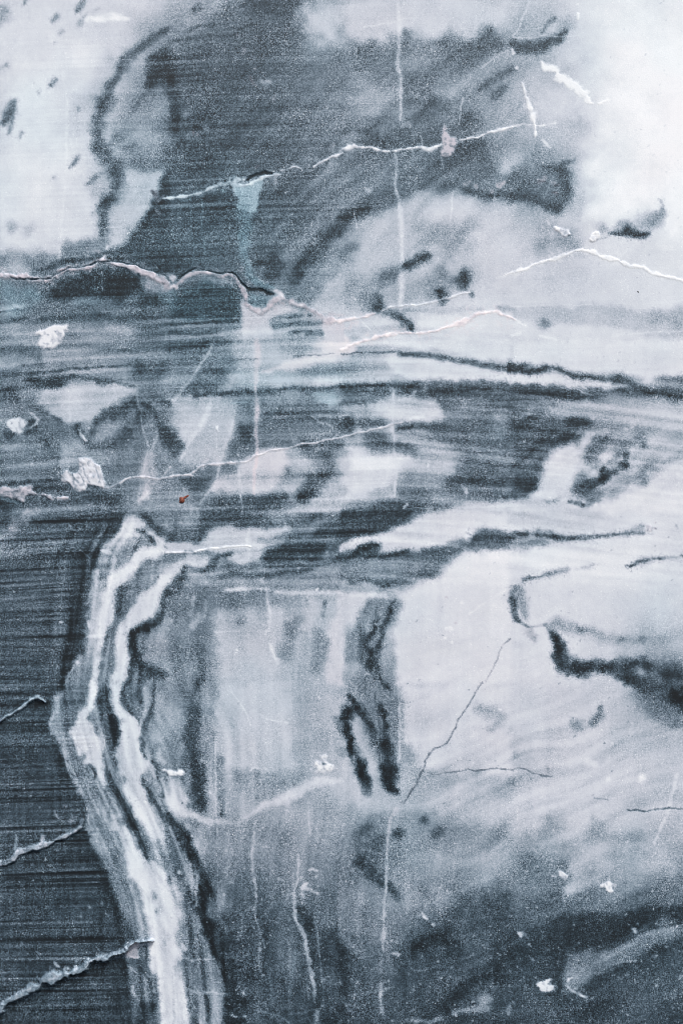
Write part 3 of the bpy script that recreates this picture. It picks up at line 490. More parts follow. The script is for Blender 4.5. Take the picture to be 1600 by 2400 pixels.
L 24 20 .92 .75 | 80 130 26, 130 200 34, 190 290 26, 240 360 30, 280 440 34 / 40 260 44, 40 360 40, 70 460 24, 90 560 24, 130 640 34, 170 730 36, 200 820 36, 230 920 40, 240 1000 36, 230 1050 12
L 24 34 .8 .8 | 280 440 34, 300 540 40
L 24 22 .9 .75 | 400 20 24, 440 60 16 / 340 200 24, 370 280 24, 380 400 34, 400 500 44, 410 620 56, 420 740 56, 430 850 50, 450 940 40, 510 990 24
L 24 62 .8 .8 | 120 370 24, 160 480 34, 210 600 30, 250 700 30 / 330 850 30, 330 1000 30
L 24 86 .7 .6 | 540 180 10, 530 640 14, 520 760 10 / 110 680 12, 125 740 14
L 24 58 .6 1 | 1280 230 50, 1400 260 50, 1500 300 40, 1360 420 30 / 600 700 60
L 24 63 .6 1 | 800 950 110, 1000 930 90 / 1400 930 60 / 650 1080 90, 620 830 60
L 24 84 .6 .8 | 1200 740 14 / 1220 480 20 / 680 575 12
L 24 70 .7 .9 | 100 1000 90, 300 1120 90, 500 1150 60
L 24 26 .85 .9 | 520 1350 44
L 24 32 .8 .9 | 750 1260 36
L 24 38 .8 .9 | 230 1340 50, 150 1420 60 / 380 1430 50, 300 1500 60 / 880 1400 40
L 24 78 .7 .6 p=.25 | 500 1160 20, 440 1250 14, 430 1400 14, 420 1568 14
L 24 38 .85 .4 p=.4 part=crack:c h=-.2 | 1290 0 3, 1230 70 3, 1195 150 3, 1150 230 4, 1110 290 4, 1060 360 5, 1050 410 4, 1000 500 4, 970 555 4, 900 590 5, 840 610 5, 810 650 7, 780 710 9, 765 770 8, 730 830 5, 690 930 8, 640 990 8, 600 1060 5, 570 1110 5
L 24 42 .85 .4 p=.3 part=crack:d h=-.2 | 780 820 3, 850 850 3, 940 830 4, 1050 815 5, 1160 800 4, 1250 812 5, 1330 800 5, 1440 793 5, 1575 797 5
L 24 44 .6 .6 p=.5 | 800 640 7, 790 700 9 / 690 920 8 / 550 1100 8 / 430 1540 8
L 34 42 .7 1 | 1250 100 60,1400 200 80, 1500 280 80,1600 300 60
L 34 27 .9 .85 | 1100 0 30,1200 0 60, 1350 50 60, 1450 90 80, 1600 140 80
L 34 15 .9 .9 | 1500 110 50, 1600 180 60
L 34 42 .75 .9 | 800 220 24, 800 300 34, 740 380 26
L 34 58 .7 .9 | 660 420 30, 600 400 40
L 34 97 .8 .7 | 1190 885 34
L 34 88 .7 .8 | 890 885 18 / 740 750 40
L 34 90 .6 .5 | 1510 850 12, 1470 1000 14, 1420 1200 16, 1350 1350 14, 1300 1480 12
L 34 58 .6 1 | 350 1280 80, 300 1400 60 / 750 1400 80, 900 1480 80, 1100 1400 50 / 100 1500 120, 400 1480 100
L 34 44 .6 .8 | 740 1245 14
L 34 60 .6 .9 p=.3 | 310 800 40
L 34 14 .9 .5 | 560 322 5 / 915 818 6 / 1056 212 4 / 845 552 4
L 34 34 .8 .6 | 12 935 12
L 34 40 .85 .4 p=.3 part=crack:d h=-.2 | -10 797 4, 60 778 5, 130 800 5, 210 840 5, 280 855 6, 350 860 4
L 34 26 .85 .4 part=crack:e h=-.2 | 1040 1165 4, 1080 1172 5, 1190 1180 5, 1320 1165 5, 1430 1150 4,1580 1165 3
L 34 34 .7 .4 | 750 1060 3, 840 1068 3, 880 1082 3
L 15 18 .9 .8 | 210 -10 40, 260 80 50, 300 200 50, 310 300 50, 320 400 70, 310 520 60, 330 620 60, 370 720 80, 400 840 80, 460 950 50, 490 1050 40, 540 1180 50, 600 1300 70, 620 1400 100, 620 1620 110
L 15 56 .7 .9 | 180 150 50, 200 250 30
L 15 34 .8 .8 | 160 320 26,170 400 34, 170 450 30
L 15 79 .9 .8 | 10 320 50,30 400 80, 50 500 70, 60 600 50, 50 700 44, 30 850 40, 30 1000 40, 50 1200 60, 70 1400 70, 90 1600 70
L 15 34 .8 .8 | 100 1000 16,140 1200 20, 170 1350 24, 200 1500 24, 210 1600 24
L 15 74 .8 .5 | 240 200 8, 250 270 12, 230 380 10, 240 480 10, 170 520 8
L 15 90 .85 .5 | 110 840 16, 130 890 18 / 210 985 20 / 400 965 12 / 320 975 8
L 15 78 .8 .5 | 90 965 5, 200 985 5, 410 965 4 / 150 1240 5, 250 1275 12, 400 1280 8, 520 1295 7
L 15 22 .8 .9 | 440 820 100, 560 830 80 / 520 620 60 / 500 1100 60, 620 1100 90,700 1150 60 / 560 1000 70 / 1200 500 40, 1220 600 40, 1260 700 40 / 1450 800 80, 1480 900 90, 1420 950 60, 1520 1000 70, 1568 1100 50
L 15 32 .6 .9 | 850 750 60, 870 850 50 / 1000 850 40
L 15 52 .6 .9 | 1100 800 100,1100 1000 100
L 15 18 .9 .8 | 1580 1400 40, 1500 1500 60, 1470 1600 60
L 15 80 .7 .6 | 745 0 12, 755 130 12, 780 300 12, 785 430 12, 765 530 12, 775 600 8, 810 680 8, 825 770 8, 865 850 4 / 820 830 10, 805 950 8, 820 1090 6
L 15 82 .75 .6 part=white_streak:b | 1165 0 12, 1175 130 10, 1165 250 8, 1130 350 10, 1135 500 14, 1150 620 16, 1220 740 16, 1245 850 20, 1270 1000 20, 1300 1150 18, 1320 1280 12, 1330 1370 8
L 15 70 .6 .6 | 1250 1050 6, 1245 1200 6, 1270 1340 8 / 1120 200 6, 1125 330 8
L 15 62 .7 .7 | 1340 1450 16, 1345 1600 20 / 655 580 6, 655 680 10, 620 800 6 / 435 50 6, 435 250 5, 430 450 5
L 15 72 .7 .5 t=.2 | 940 400 4, 975 480 5 / 1320 580 4, 1355 820 6, 1380 990 4, 1400 1200 4, 1410 1440 4
L 15 88 .8 .5 | 1270 155 8, 1310 150 8, 1350 160 8 / 1200 225 16 / 1330 210 12 / 1250 280 16, 1210 320 20, 1290 330 16, 1350 370 14 / 1210 385 12 / 1140 385 8 / 990 230 12 / 880 240 7
L 15 62 .7 .5 t=.2 | 800 1450 8, 900 1470 8, 1000 1510 10, 1080 1550 10 / 1100 1475 4, 1240 1460 5
L 15 84 .8 .5 | 670 1280 10, 680 1300 8 / 680 1500 16 / 560 1480 8, 605 1500 8 / 470 920 8
L 25 38 .7 .9 | 250 60 90 / 380 180 40
L 25 26 .88 .9 | 170 100 40, 230 160 50, 300 220 50, 380 260 40, 450 330 40, 520 390 30
L 25 36 .7 .9 | 730 320 30, 800 400 30, 830 470 30
L 25 66 .6 1 | 900 60 100, 1100 30 60 / 1450 20 100
L 25 60 .6 1 | 650 200 100, 620 400 100 / 900 350 90
L 25 55 .6 .9 | 200 500 120, 150 600 100 / 300 700 60
L 25 17 .85 .9 | 850 800 70, 700 850 60 / 1000 850 70,950 760 60 / 1568 900 60,1450 950 80, 1400 1080 90, 1300 1100 60 / 1200 1170 60, 1130 1250 60, 1050 1340 60, 980 1430 50
L 25 20 .8 .9 | 0 900 40,20 1100 60,50 1000 60 / 0 1250 50
L 25 80 .75 .6 part=white_streak:c | 410 0 14, 420 100 14, 410 200 10, 395 400 10, 390 560 16, 380 700 16, 375 800 16, 380 890 8
L 25 62 .7 .7 | 370 950 8, 370 1100 12
L 25 72 .7 .7 | 370 1200 16, 360 1300 18, 370 1400 14, 380 1480 20
L 25 88 .9 .5 part=white_chip:f | 735 540 12, 760 570 14, 785 600 8
L 25 88 .85 .5 | 845 648 16 / 480 920 10, 520 935 14 / 460 800 8 / 1300 852 8
L 25 62 .7 .6 | 190 840 12 / 660 1078 5, 740 1078 8, 850 1040 6, 1000 1000 5, 1220 930 5 / 560 995 4,660 1003 4 / 600 950 4 / 1320 875 4, 1430 875 4 / 60 1305 6, 180 1290 8, 230 1272 8, 320 1268 6, 480 1230 5
L 25 58 .8 .8 | 1040 1490 14, 1130 1470 16, 1220 1440 30, 1320 1400 40, 1280 1340 50, 1350 1320 30
L 25 66 .7 .7 | 600 1540 14, 800 1545 14, 920 1520 10 / 40 1380 8, 65 1450 8 / 1540 1400 14, 1535 1470 16
L 25 54 .7 .7 | 1400 1230 20
L 35 44 .6 1 | 200 180 120
L 35 72 .75 .9 | 650 100 110, 900 60 150, 1100 120 100, 1400 80 100 / 560 260 80,500 350 40
L 35 56 .6 .9 | 560 1120 80, 650 1080 50 / 1450 720 80
L 35 24 .7 .9 | 1400 900 70, 1250 1050 70 / 1000 1060 60, 880 1150 50,720 1250 60, 650 1450 80, 800 1440 90, 900 1350 60, 700 1560 90 / 1400 1480 60,1600 1500 60 / 1580 850 60
L 35 36 .6 1 | 1150 1250 120 / 300 1400 150
L 35 94 .95 .35 part=white_chip:g h=.4 | 440 170 20, 470 190 34, 490 205 20
L 35 94 .95 .35 part=white_chip:h h=.4 | 820 300 20, 870 300 34, 905 330 34
L 35 86 .9 .5 part=white_chip:i | 80 735 30,60 730 14
L 35 86 .9 .5 part=white_chip:j | 1105 700 12, 1140 740 20
L 35 94 .95 .35 part=white_chip:k h=.4 | 310 1175 24, 275 1215 36, 330 1225 36, 310 1245 20
L 35 84 .8 .5 | 1035 950 16 / 400 210 12, 370 205 8 / 475 430 10 / 1150 645 12 / 1290 510 10
L 35 87 .9 .5 part=calcite_vein:q | 550 1145 10, 520 1160 12, 500 1215 12, 530 1250 12, 590 1290 12, 660 1325 14
L 35 66 .6 .6 | 930 1025 8, 1050 1000 8, 1140 985 8 / 630 980 5 / 1300 700 6, 1280 800 6, 1260 880 6 / 150 940 8, 190 985 12
L 35 60 .7 .7 | 1325 1210 14 / 1497 1250 12 / 1465 1330 12 / 1560 1130 20 / 1320 940 20
L 10 40 .8 .5 p=1 | 735 700 10, 760 770 7 / 205 1210 10, 212 1240 8 / 250 1240 12 / 790 1545 12, 810 1530 8 / 610 320 12
L 01 34 .8 .5 p=.9 | 1400 180 16, 1430 220 12 / 1450 250 8 / 1500 180 10 / 1440 400 10
L 31 28 .8 .5 p=.9 | 230 105 8, 300 95 10 / 390 130 12, 430 130 8 / 370 200 10, 410 205 10
L 01 66 .6 .5 t=.6 | 150 1230 10 / 60 1290 8, 200 1265 8 / 330 1130 8 / 80 1060 9 / 180 1100 8 / 860 1085 10 / 40 1170 8 / 120 1170 9
L 12 70 .6 .5 t=.5 | 1320 480 14, 1400 490 14 / 1360 540 12, 1440 560 10 / 960 330 12 / 700 400 10, 800 405 10 / 1240 450 8 / 560 560 8, 700 560 8
L 04 66 .5 .6 | 620 450 10, 680 650 10, 740 900 9, 820 1120 9, 880 1330 10, 960 1500 10
L 04 40 .5 .6 | 660 500 8, 720 760 8, 790 1000 8, 880 1200 9, 1000 1400 9, 1100 1568 9
L 05 66 .6 .7 | 1420 -20 12, 1500 90 12, 1560 200 12
L 05 62 .5 .7 | 1100 150 12, 1200 330 12, 1260 500 10, 1330 700 10
L 15 68 .6 .7 | 130 0 12, 180 120 14, 200 300 12, 190 420 10 / 150 560 12, 190 760 12, 230 900 14
L 15 34 .5 .7 | 60 0 10, 110 120 12, 130 240 12 / 160 640 9, 170 800 8
L 11 20 .6 .65 t=.6 | 200 1150 24, 350 1110 30, 480 1160 24 / 60 1300 24, 300 1250 22, 560 1270 20 / 150 1360 14, 560 1340 12
L 11 24 .6 .65 | 0 560 20, 40 800 30, 180 850 30 / 360 260 30, 380 480 36 / 820 260 14, 790 420 12
L 33 40 .75 .65 | 15 700 14, -6 790 18, 10 880 18, 45 960 16, 80 1020 14, 140 1060 12 / 300 1040 14, 360 1110 18
L 33 56 .6 .65 | 140 1060 10, 220 1050 10, 310 1040 12
L 33 36 .6 .65 | 640 1400 24, 900 1380 20, 1050 1360 24, 1220 1340 16
L 23 24 .8 .6 | 330 860 6, 290 1000 7, 300 1120 8 / 440 1000 6, 400 1100 7, 340 1200 8 / 190 1120 6, 200 1260 8, 180 1400 8 / 350 1300 8, 320 1440 10, 380 1568 8
L 23 66 .6 .6 | 300 880 8, 230 1040 7, 240 1130 7 / 380 880 8, 340 950 8 / 290 1220 6, 300 1350 6
L 24 24 .7 .6 | 300 100 6, 340 300 8, 360 480 8 / 330 560 8, 360 760 8, 390 900 8 / 190 180 7, 260 320 8, 300 480 8
L 15 20 .6 .65 | 1400 1300 20, 1300 1450 24, 1260 1568 20 / 700 1000 20, 760 1200 24, 720 1400 24
L 15 60 .5 .65 t=.3 | 1150 900 14, 1120 1100 14, 1100 1300 12 / 900 1100 10, 930 1350 10
L 25 20 .6 .65 | 560 1100 14, 600 1250 14, 560 1400 14 / 20 880 20, 40 1100 24, 10 1300 20
L 35 64 .6 .65 | 640 1060 16, 900 950 18, 1100 830 16, 1250 740 14, 1500 690 12
L 35 20 .7 .65 | 700 900 12, 950 850 12, 1100 770 12, 1250 690 10, 1568 640 10
P 15 52 .85 6 | 190 520,240 580,300 750,380 930,430 1050,480 1180,500 1330,490 1620,240 1620,220 1400,180 1150,150 980,140 800
L 15 80 .85 .8 | -40 420 60, -10 600 60, -30 800 60, -20 1000 50, 0 1200 60, 20 1400 60, 30 1600 60
L 15 50 .6 .7 | 20 1100 8, 30 1300 8, 40 1568 10
L 13 72 .6 .7 | 0 700 14, 60 720 12 / 220 780 14, 180 950 14 / 330 820 12, 300 1000 14
"""  # dark strokes below the raised lower-left veins paint in some of their shade
# ---------------------------------------------------------------- stone pattern
# All pattern lengths are in "px" of the stone face: 1 px = 0.5 mm of real stone.
BASE = """
75 85 78 83 75 60 42 28 70 80 80 78 76 80 86 88 86
80 86 86 82 42 36 35 35 60 52 52 52 48 60 88 92 92
84 85 85 60 38 30 38 38 40 50 42 55 64 84 92 92 93
72 86 78 64 38 33 32 36 42 42 32 40 70 78 88 93 94
86 86 78 60 30 30 38 38 40 38 35 42 50 45 85 93 93
85 86 78 70 30 34 35 40 45 65 78 75 70 68 82 80 88
60 62 45 42 28 32 40 42 62 70 68 72 80 72 80 84 86
42 28 35 30 42 36 45 45 70 58 72 76 80 80 80 80 80
45 60 48 45 38 42 58 60 70 78 82 84 84 84 84 83 82
38 42 58 45 42 38 48 50 48 52 48 42 38 42 50 36 32
50 42 50 38 48 64 36 38 38 66 52 40 32 36 48 58 70
36 38 50 42 50 42 66 50 68 70 52 30 28 70 55 65 74
28 40 30 36 50 36 42 50 45 34 52 70 74 70 64 78 80
32 32 30 60 62 56 58 36 38 48 46 68 76 76 78 78 68
30 30 36 60 50 48 56 64 73 62 78 78 70 78 80 80 80
30 28 36 60 50 48 60 68 64 68 50 62 80 78 76 72 74
28 28 45 52 46 60 70 66 64 46 76 76 76 74 68 40 28
28 30 60 50 60 58 60 70 66 44 52 76 76 74 72 70 58
26 27 50 60 50 60 44 64 68 66 60 42 38 70 74 72 74
26 25 46 60 52 60 66 64 62 60 68 70 74 73 73 72 70
22 22 32 60 48 50 56 60 54 44 58 62 60 62 70 66 66
24 24 27 45 68 40 38 48 42 56 53 50 43 40 46 44 38
28 26 26 40 66 44 25 30 44 52 32 42 27 25 20 22 32
26 28 22 35 60 40 40 25 30 40 30 34 28 22 26 36 36
22 28 28 24 62 34 40 20 26 32 24 22 30 28 28 28 25
"""  # stone tones with light falloff baked in: brighter top right, darker lower left

def rng_grid(seed, n=256):
    return np.random.RandomState(seed).rand(n, n).astype(np.float32)

def vnoise(X, Y, scale, seed, sy=None):
    """smooth value noise 0..1, period 256 cells"""
    g = rng_grid(seed)
    u = X / scale + 57.3; v = Y / (sy or scale) + 31.7
    iu = np.floor(u).astype(np.int32); iv = np.floor(v).astype(np.int32)
    fu = (u - iu).astype(np.float32); fv = (v - iv).astype(np.float32)
    fu = fu * fu * (3 - 2 * fu); fv = fv * fv * (3 - 2 * fv)
    i0 = iu & 255; i1 = (iu + 1) & 255; j0 = iv & 255; j1 = (iv + 1) & 255
    a = g[j0, i0]; b = g[j0, i1]; c = g[j1, i0]; d = g[j1, i1]
    return (a + (b - a) * fu) * (1 - fv) + (c + (d - c) * fu) * fv

def fbm(X, Y, scale, seed, octs=3, sy=None):
    r = 0; amp = 1; tot = 0
    for o in range(octs):
        r = r + amp * vnoise(X, Y, scale / 2 ** o, seed + o * 17, (sy / 2 ** o) if sy else None)
        tot += amp; amp *= .55
    return r / tot

def axis(lo, hi, out_lo, out_hi, fine=2.0, coarse=24.0):
    inner = np.arange(lo, hi + fine / 2, fine)
    left = np.arange(out_lo, lo, coarse); right = np.arange(hi + coarse, out_hi + 1, coarse)
    return np.concatenate([left, inner, right])

XS = axis(-24, 1624, -1080, 2688)
YS = axis(-24, 2424, -744, 3144)
GX, GY = np.meshgrid(XS, YS)
NX, NY = len(XS), len(YS)
OUT = np.clip(np.maximum.reduce([-GX, GX - 1600, -GY, GY - 2400]) / 220.0, 0, 1)

# irregular edges: every shape is looked up through a slightly wandering coordinate
WX = GX + 22 * (fbm(GX, GY, 64, 11, 3) - .5) + 13 * (fbm(GX, GY, 16, 15, 3) - .5)
WY = GY + 22 * (fbm(GX, GY, 64, 12, 3) - .5) + 13 * (fbm(GX, GY, 16, 16, 3) - .5)
SX = GX + 7 * (fbm(GX, GY, 20, 31, 3) - .5)
SY = GY + 7 * (fbm(GX, GY, 20, 32, 3) - .5)

def bspline(t):
    return [(1 - t) ** 3 / 6, (3 * t ** 3 - 6 * t ** 2 + 4) / 6,
            (-3 * t ** 3 + 3 * t ** 2 + 3 * t + 1) / 6, t ** 3 / 6]

def base_field():
    B = np.array([[float(v) for v in l.split()] for l in BASE.strip().splitlines()])
    bx = np.clip(GX + 60 * (fbm(GX, GY, 120, 41) - .5), 0, 1599) / 100
    by = np.clip(GY + 60 * (fbm(GX, GY, 120, 44) - .5), 0, 2399) / 100
    ix = np.floor(bx).astype(int); iy = np.floor(by).astype(int)
    wx = bspline(bx - ix); wy = bspline(by - iy)
    T = 0
    for a in range(4):
        for b in range(4):
            T = T + wy[a] * wx[b] * B[np.clip(iy + a - 1, 0, 24), np.clip(ix + b - 1, 0, 16)]
    # beyond the photographed part the flow bands simply go on
    flow = fbm(GX + 90 * fbm(GX, GY, 260, 71), GY, 520, 61, 4, sy=150)
    T = T + OUT * (flow - .5) * 95
    return T

T = base_field()
PK = np.zeros_like(T); TL = np.zeros_like(T); HT = np.zeros_like(T)
ID = np.zeros(T.shape, np.int32)
PARTS = {}          # name:key -> id

def window(x0, y0, x1, y1):
    a, b = np.searchsorted(XS, [x0, x1]); c, d = np.searchsorted(YS, [y0, y1])
    return slice(max(c - 1, 0), d + 1), slice(max(a - 1, 0), b + 1)

def sstep(e0, e1, v):
    t = np.clip((v - e0) / (e1 - e0), 0, 1)
    return t * t * (3 - 2 * t)

def blend(w, cov, tone, op, fl):
    c = cov * op
    T[w] += c * (tone - T[w])
    for key, A in (('p', PK), ('t', TL)):
        tgt = float(fl.get(key, 0))
        if tgt or 'part' in fl:
            A[w] += c * (tgt - A[w])
        elif op > .8:
            A[w] *= 1 - c * .5
    if 'h' in fl:
        h = float(fl['h'])
        HT[w] = np.where(np.abs(h) * cov > np.abs(HT[w]) * (0 if h < 0 else 1), h * cov, HT[w])
    if 'part' in fl:
        k = PARTS.setdefault(fl['part'], len(PARTS) + 1)
        ID[w] = np.where(cov > .5, k, ID[w])

def stroke(pts, tone, op, soft, fl):
    P = np.array(pts)
    thin = P[:, 2].max() < 9
    m = P[:, 2].max() * (1 + soft) + 12
    w = window(P[:, 0].min() - m, P[:, 1].min() - m, P[:, 0].max() + m, P[:, 1].max() + m)
    X = (SX if thin else WX)[w]; Y = (SY if thin else WY)[w]
    if X.size == 0: return
    if len(P) == 1: P = np.vstack([P, P + [[.01, 0, 0]]])
    wn = 1 + (2.3 if 'part' in fl else .6) * (fbm(GX[w], GY[w], 13, 91, 3) - .5) if thin or 'part' in fl else 1
    soft_ed = soft >= .65 and not thin
    nz = (fbm(GX[w], GY[w], 26, 93, 3) - .5) if soft_ed else 0
    wn = wn * (1 + 1.1 * nz)
    cov = np.zeros_like(X)
    for (x0, y0, w0), (x1, y1, w1) in zip(P[:-1], P[1:]):
        dx, dy = x1 - x0, y1 - y0
        t = np.clip(((X - x0) * dx + (Y - y0) * dy) / (dx * dx + dy * dy + 1e-9), 0, 1)
        d = np.hypot(X - x0 - t * dx, Y - y0 - t * dy)
        hw = (w0 + t * (w1 - w0)) * wn
        mw = .95 if 'crack' in fl.get('part', '') else 1.05
        k = np.minimum(hw / mw, 1) ** .8
        hw = np.maximum(hw, mw)
        s = max(soft, .3)
        e = 1.25 * s if soft_ed else s
        cov = np.maximum(cov, k * (1 - sstep(hw * (1 - s), hw * (1 + e) + .4, d)))
    if thin and 'part' in fl and 'crack:a' not in fl['part']:
        cov = cov * np.clip(.35 + 1.15 * fbm(GX[w], GY[w], 13, 98, 2), 0, 1)
    if 'crumb' in fl: cov = cov * sstep(.5, .72, fbm(GX[w], GY[w], 8, 99, 3))
    elif soft_ed: cov = cov * np.clip(.93 + .8 * nz, 0, 1)
    elif 'part' not in fl:
        cov = cov * np.clip(.25 + 1.1 * fbm(GX[w], GY[w], 9, 97, 2), 0, 1)
    blend(w, cov, tone, op, fl)

def polygon(pts, tone, op, soft, fl):
    P = np.array(pts)[:, :2]; m = soft * 1.5 + 14
    w = window(P[:, 0].min() - m, P[:, 1].min() - m, P[:, 0].max() + m, P[:, 1].max() + m)
    X = (WX)[w]; Y = (WY)[w]
    ins = np.zeros(X.shape, bool); d = np.full(X.shape, 1e9)
    for i in range(len(P)):
        x0, y0 = P[i - 1]; x1, y1 = P[i]
        dx, dy = x1 - x0, y1 - y0
        t = np.clip(((X - x0) * dx + (Y - y0) * dy) / (dx * dx + dy * dy + 1e-9), 0, 1)
        d = np.minimum(d, np.hypot(X - x0 - t * dx, Y - y0 - t * dy))
        cr = (y0 > Y) != (y1 > Y)
        ins ^= cr & (X < dx * (Y - y0) / (dy if dy else 1e-9) + x0)
    sd = np.where(ins, -d, d)
    # soft borders dissolve into grains instead of a smooth gradient
    sd = sd + soft * .8 * (vnoise(GX[w], GY[w], 20, 95) - .5) if 'part' not in fl else sd + 9 * (fbm(GX[w], GY[w], 12, 96, 3) - .5)
    cov = 1 - sstep(-soft, soft, sd)
    blend(w, cov, tone, op, fl)

def paint(data, sharp):
    for line in data.strip().splitlines():
        if line.startswith('#') or not line.strip(): continue
        head, body = line.split('|')
        h = head.split()
        if sharp != ('part' in head or (h[0] == 'L' and float(h[4]) < .7) or (h[0] == 'P' and float(h[4]) < 5)): continue
        kind, tile, tone, op, soft = h[0], h[1], float(h[2]), float(h[3]), float(h[4])
        fl = dict(f.split('=') for f in h[5:])
        ox, oy = 400 * int(tile[0]), 400 * int(tile[1])
        for chunk in body.split('/'):
            pts = []
            for p in chunk.split(','):
                v = [float(q) for q in p.split()]
                if not v: continue
                pts.append((ox + v[0] / 3.92, oy + v[1] / 3.92, (v[2] / 3.92 if len(v) > 2 else 0)))
            if kind == 'L' and fl.get('part', '').startswith('calcite') and 'r' not in fl['part'].split(':')[1]:
                # crumbly salt crust either side of a vein
                stroke([(x, y, 3.2 * q_ + 1.5) for x, y, q_ in pts], tone - 8, .5, .9, {'p': fl.get('p', '0'), 'crumb': '1'})
            (stroke if kind == 'L' else polygon)(pts, tone, op, soft, fl)

def scatter(A, sig, w, seed):
    # crystals of neighbouring tones interlock: look the tone up a few px away
    r = np.random.RandomState(seed)
    jy = np.clip(np.arange(NY)[:, None] + np.rint(r.normal(0, sig, T.shape)).astype(int), 0, NY - 1)
    jx = np.clip(np.arange(NX)[None, :] + np.rint(r.normal(0, sig, T.shape)).astype(int), 0, NX - 1)
    return A * (1 - w) + w * A[jy, jx]

def blur(A, n):
    for ax in (0, 1):
        for _ in range(2):
            P = np.pad(A, [(n + 1, n) if i == ax else (0, 0) for i in (0, 1)], mode='edge').cumsum(ax)
            A = (np.take(P, range(2 * n + 1, P.shape[ax]), ax) - np.take(P, range(0, P.shape[ax] - 2 * n - 1), ax)) / (2 * n + 1)
    return A

def gauss(cx, cy, rx, ry):
    return np.exp(-((GX - cx) / rx) ** 2 - ((GY - cy) / ry) ** 2)

def streak(deg, length, width, seed, bend=40.0, octs=4):
    # noise drawn out along one direction of flow, gently wandering
    a = math.radians(deg); c, d = math.cos(a), -math.sin(a)
    u = GX * c + GY * d; v = -GX * d + GY * c
    v = v + bend * (fbm(GX, GY, 230, seed + 500, 2) - .5) * 2
    r = 0; tot = 0; amp_ = 1.0
    for o in range(octs):
        r = r + amp_ * (vnoise(u, v, length / 1.5 ** o, seed + 7 * o, width / 1.9 ** o) - .5); tot += amp_; amp_ *= .72
    return r / tot * 2

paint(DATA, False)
# the bands of the stone flow: left to right in the middle, aslant above, upright below
yc = np.interp(GX, [-1100, 0, 300, 600, 900, 1200, 1600, 2700], [60, 0, -22, -42, -50, -25, 30, 60])
band_y = GY - yc
bands = 0; tot = 0
for i, (ly, lx, am) in enumerate(((34, 420, .45), (17, 330, .8), (8.5, 260, 1.0), (4.4, 200, .9))):
    bands = bands + am * (vnoise(GX, band_y + 12 * (fbm(GX, GY, 150, 300 + i, 2) - .5), lx, 310 + i, ly) - .5); tot += am
bands = bands / tot * 2
midz = sstep(690, 760, GY) * (1 - sstep(1330, 1400, GY)) * (1 - .8 * sstep(1000, 1300, GX) * (1 - sstep(860, 900, GY)))
rel = .3 + .7 * np.clip((78 - T) / 30, 0, 1)
T += bands * 24 * midz * rel * (1 - .75 * np.clip(gauss(350, 1060, 220, 130) + gauss(470, 970, 200, 110), 0, 1))
T += streak(44, 150, 20, 330) * 13 * np.clip(gauss(1000, 330, 420, 330) + .6 * gauss(200, 250, 260, 260) + gauss(820, 560, 240, 160), 0, 1) * rel
T += streak(87, 330, 17, 340, 60) * 12 * np.clip(gauss(620, 1700, 300, 330) * (1 - .7 * sstep(55, 68, T)) + .9 * gauss(620, 2250, 330, 300) + gauss(330, 1600, 130, 500), 0, 1) * rel
T += streak(-66, 240, 14, 345, 40) * 15 * gauss(380, 2050, 170, 420)
T += streak(27, 200, 26, 350, 70) * 8 * gauss(1280, 2230, 470, 260)
T += streak(38, 130, 16, 360, 40) * 20 * gauss(1400, 1070, 220, 110) * rel
T += streak(20, 220, 26, 370, 60) * 9 * gauss(1300, 1800, 420, 330)
# strands of the upright fold follow its bend
xc = np.interp(GY, [1150, 1250, 1300, 1400, 1500, 1600, 1700, 1800, 1900, 2000, 2100, 2200, 2450], [330, 290, 262, 246, 236, 222, 236, 262, 312, 350, 388, 402, 425])
fv = GX - xc + 10 * (fbm(GX, GY, 90, 431, 2) - .5)
st = 0
for i, (wv, lv, am) in enumerate(((15, 230, .8), (8, 170, 1.), (4.4, 120, .8))):
    st = st + am * (vnoise(fv, GY, wv, 440 + i, lv) - .5)
T += st / 2.6 * 2 * 34 * np.exp(-(fv / 118) ** 4) * sstep(1200, 1260, GY) * np.clip((92 - T) / 30, .3, 1)
light = sstep(40, 80, T)
T += light * (6 * gauss(1150, 1520, 420, 330) + 6 * gauss(1150, 1880, 420, 130) + 6 * gauss(600, 1660, 170, 330))
T += 2 * gauss(1500, 350, 320, 380) + (fbm(GX, GY, 110, 471, 5) - .5) * 20 * (gauss(1400, 250, 300, 420) + gauss(120, 250, 260, 330))
T += 9 * gauss(850, 230, 210, 230) * (1 - sstep(40, 70, T))
T += 7 * midz
T0 = T.copy(); T = T + .42 * (T - blur(T, 14)) + .45 * (T - blur(T, 4)) + .15 * (T - blur(T, 45))
T = np.where(T > T0, T0 + (T - T0) * np.clip((96 - T0) / 34, .1, 1), T)
T = scatter(T, 2.7, .42, 3)
T = scatter(T, 1.3, .4, 4)
paint(DATA, True)
crust = np.zeros_like(T)
for k_, pid_ in PARTS.items():
    if k_.split(':')[0] in ('crust_patch', 'white_chip'): crust = np.where(ID == pid_, 1, crust)
T -= crust * (sstep(.55, .75, fbm(GX, GY, 6, 401, 2)) * 16 + sstep(.6, .8, fbm(GX, GY, 14, 405, 3, sy=30)) * 14)
vein = np.zeros_like(T)
for k_, pid_ in PARTS.items():
    if k_.startswith('calcite_vein'): vein = np.where(ID == pid_, 1, vein)
T += vein * ((fbm(GX, GY, 7, 411, 2) - .55) * 26 + (fbm(GX, GY, 40, 415, 2) - .5) * 14)
T = np.where(ID == 0, scatter(T, .8, .45, 5), scatter(T, .6, .25, 6))

# ---------------------------------------------------------------- texture of the stone
dark = np.clip((66 - T) / 40, 0, 1)
featm = (ID == 0)
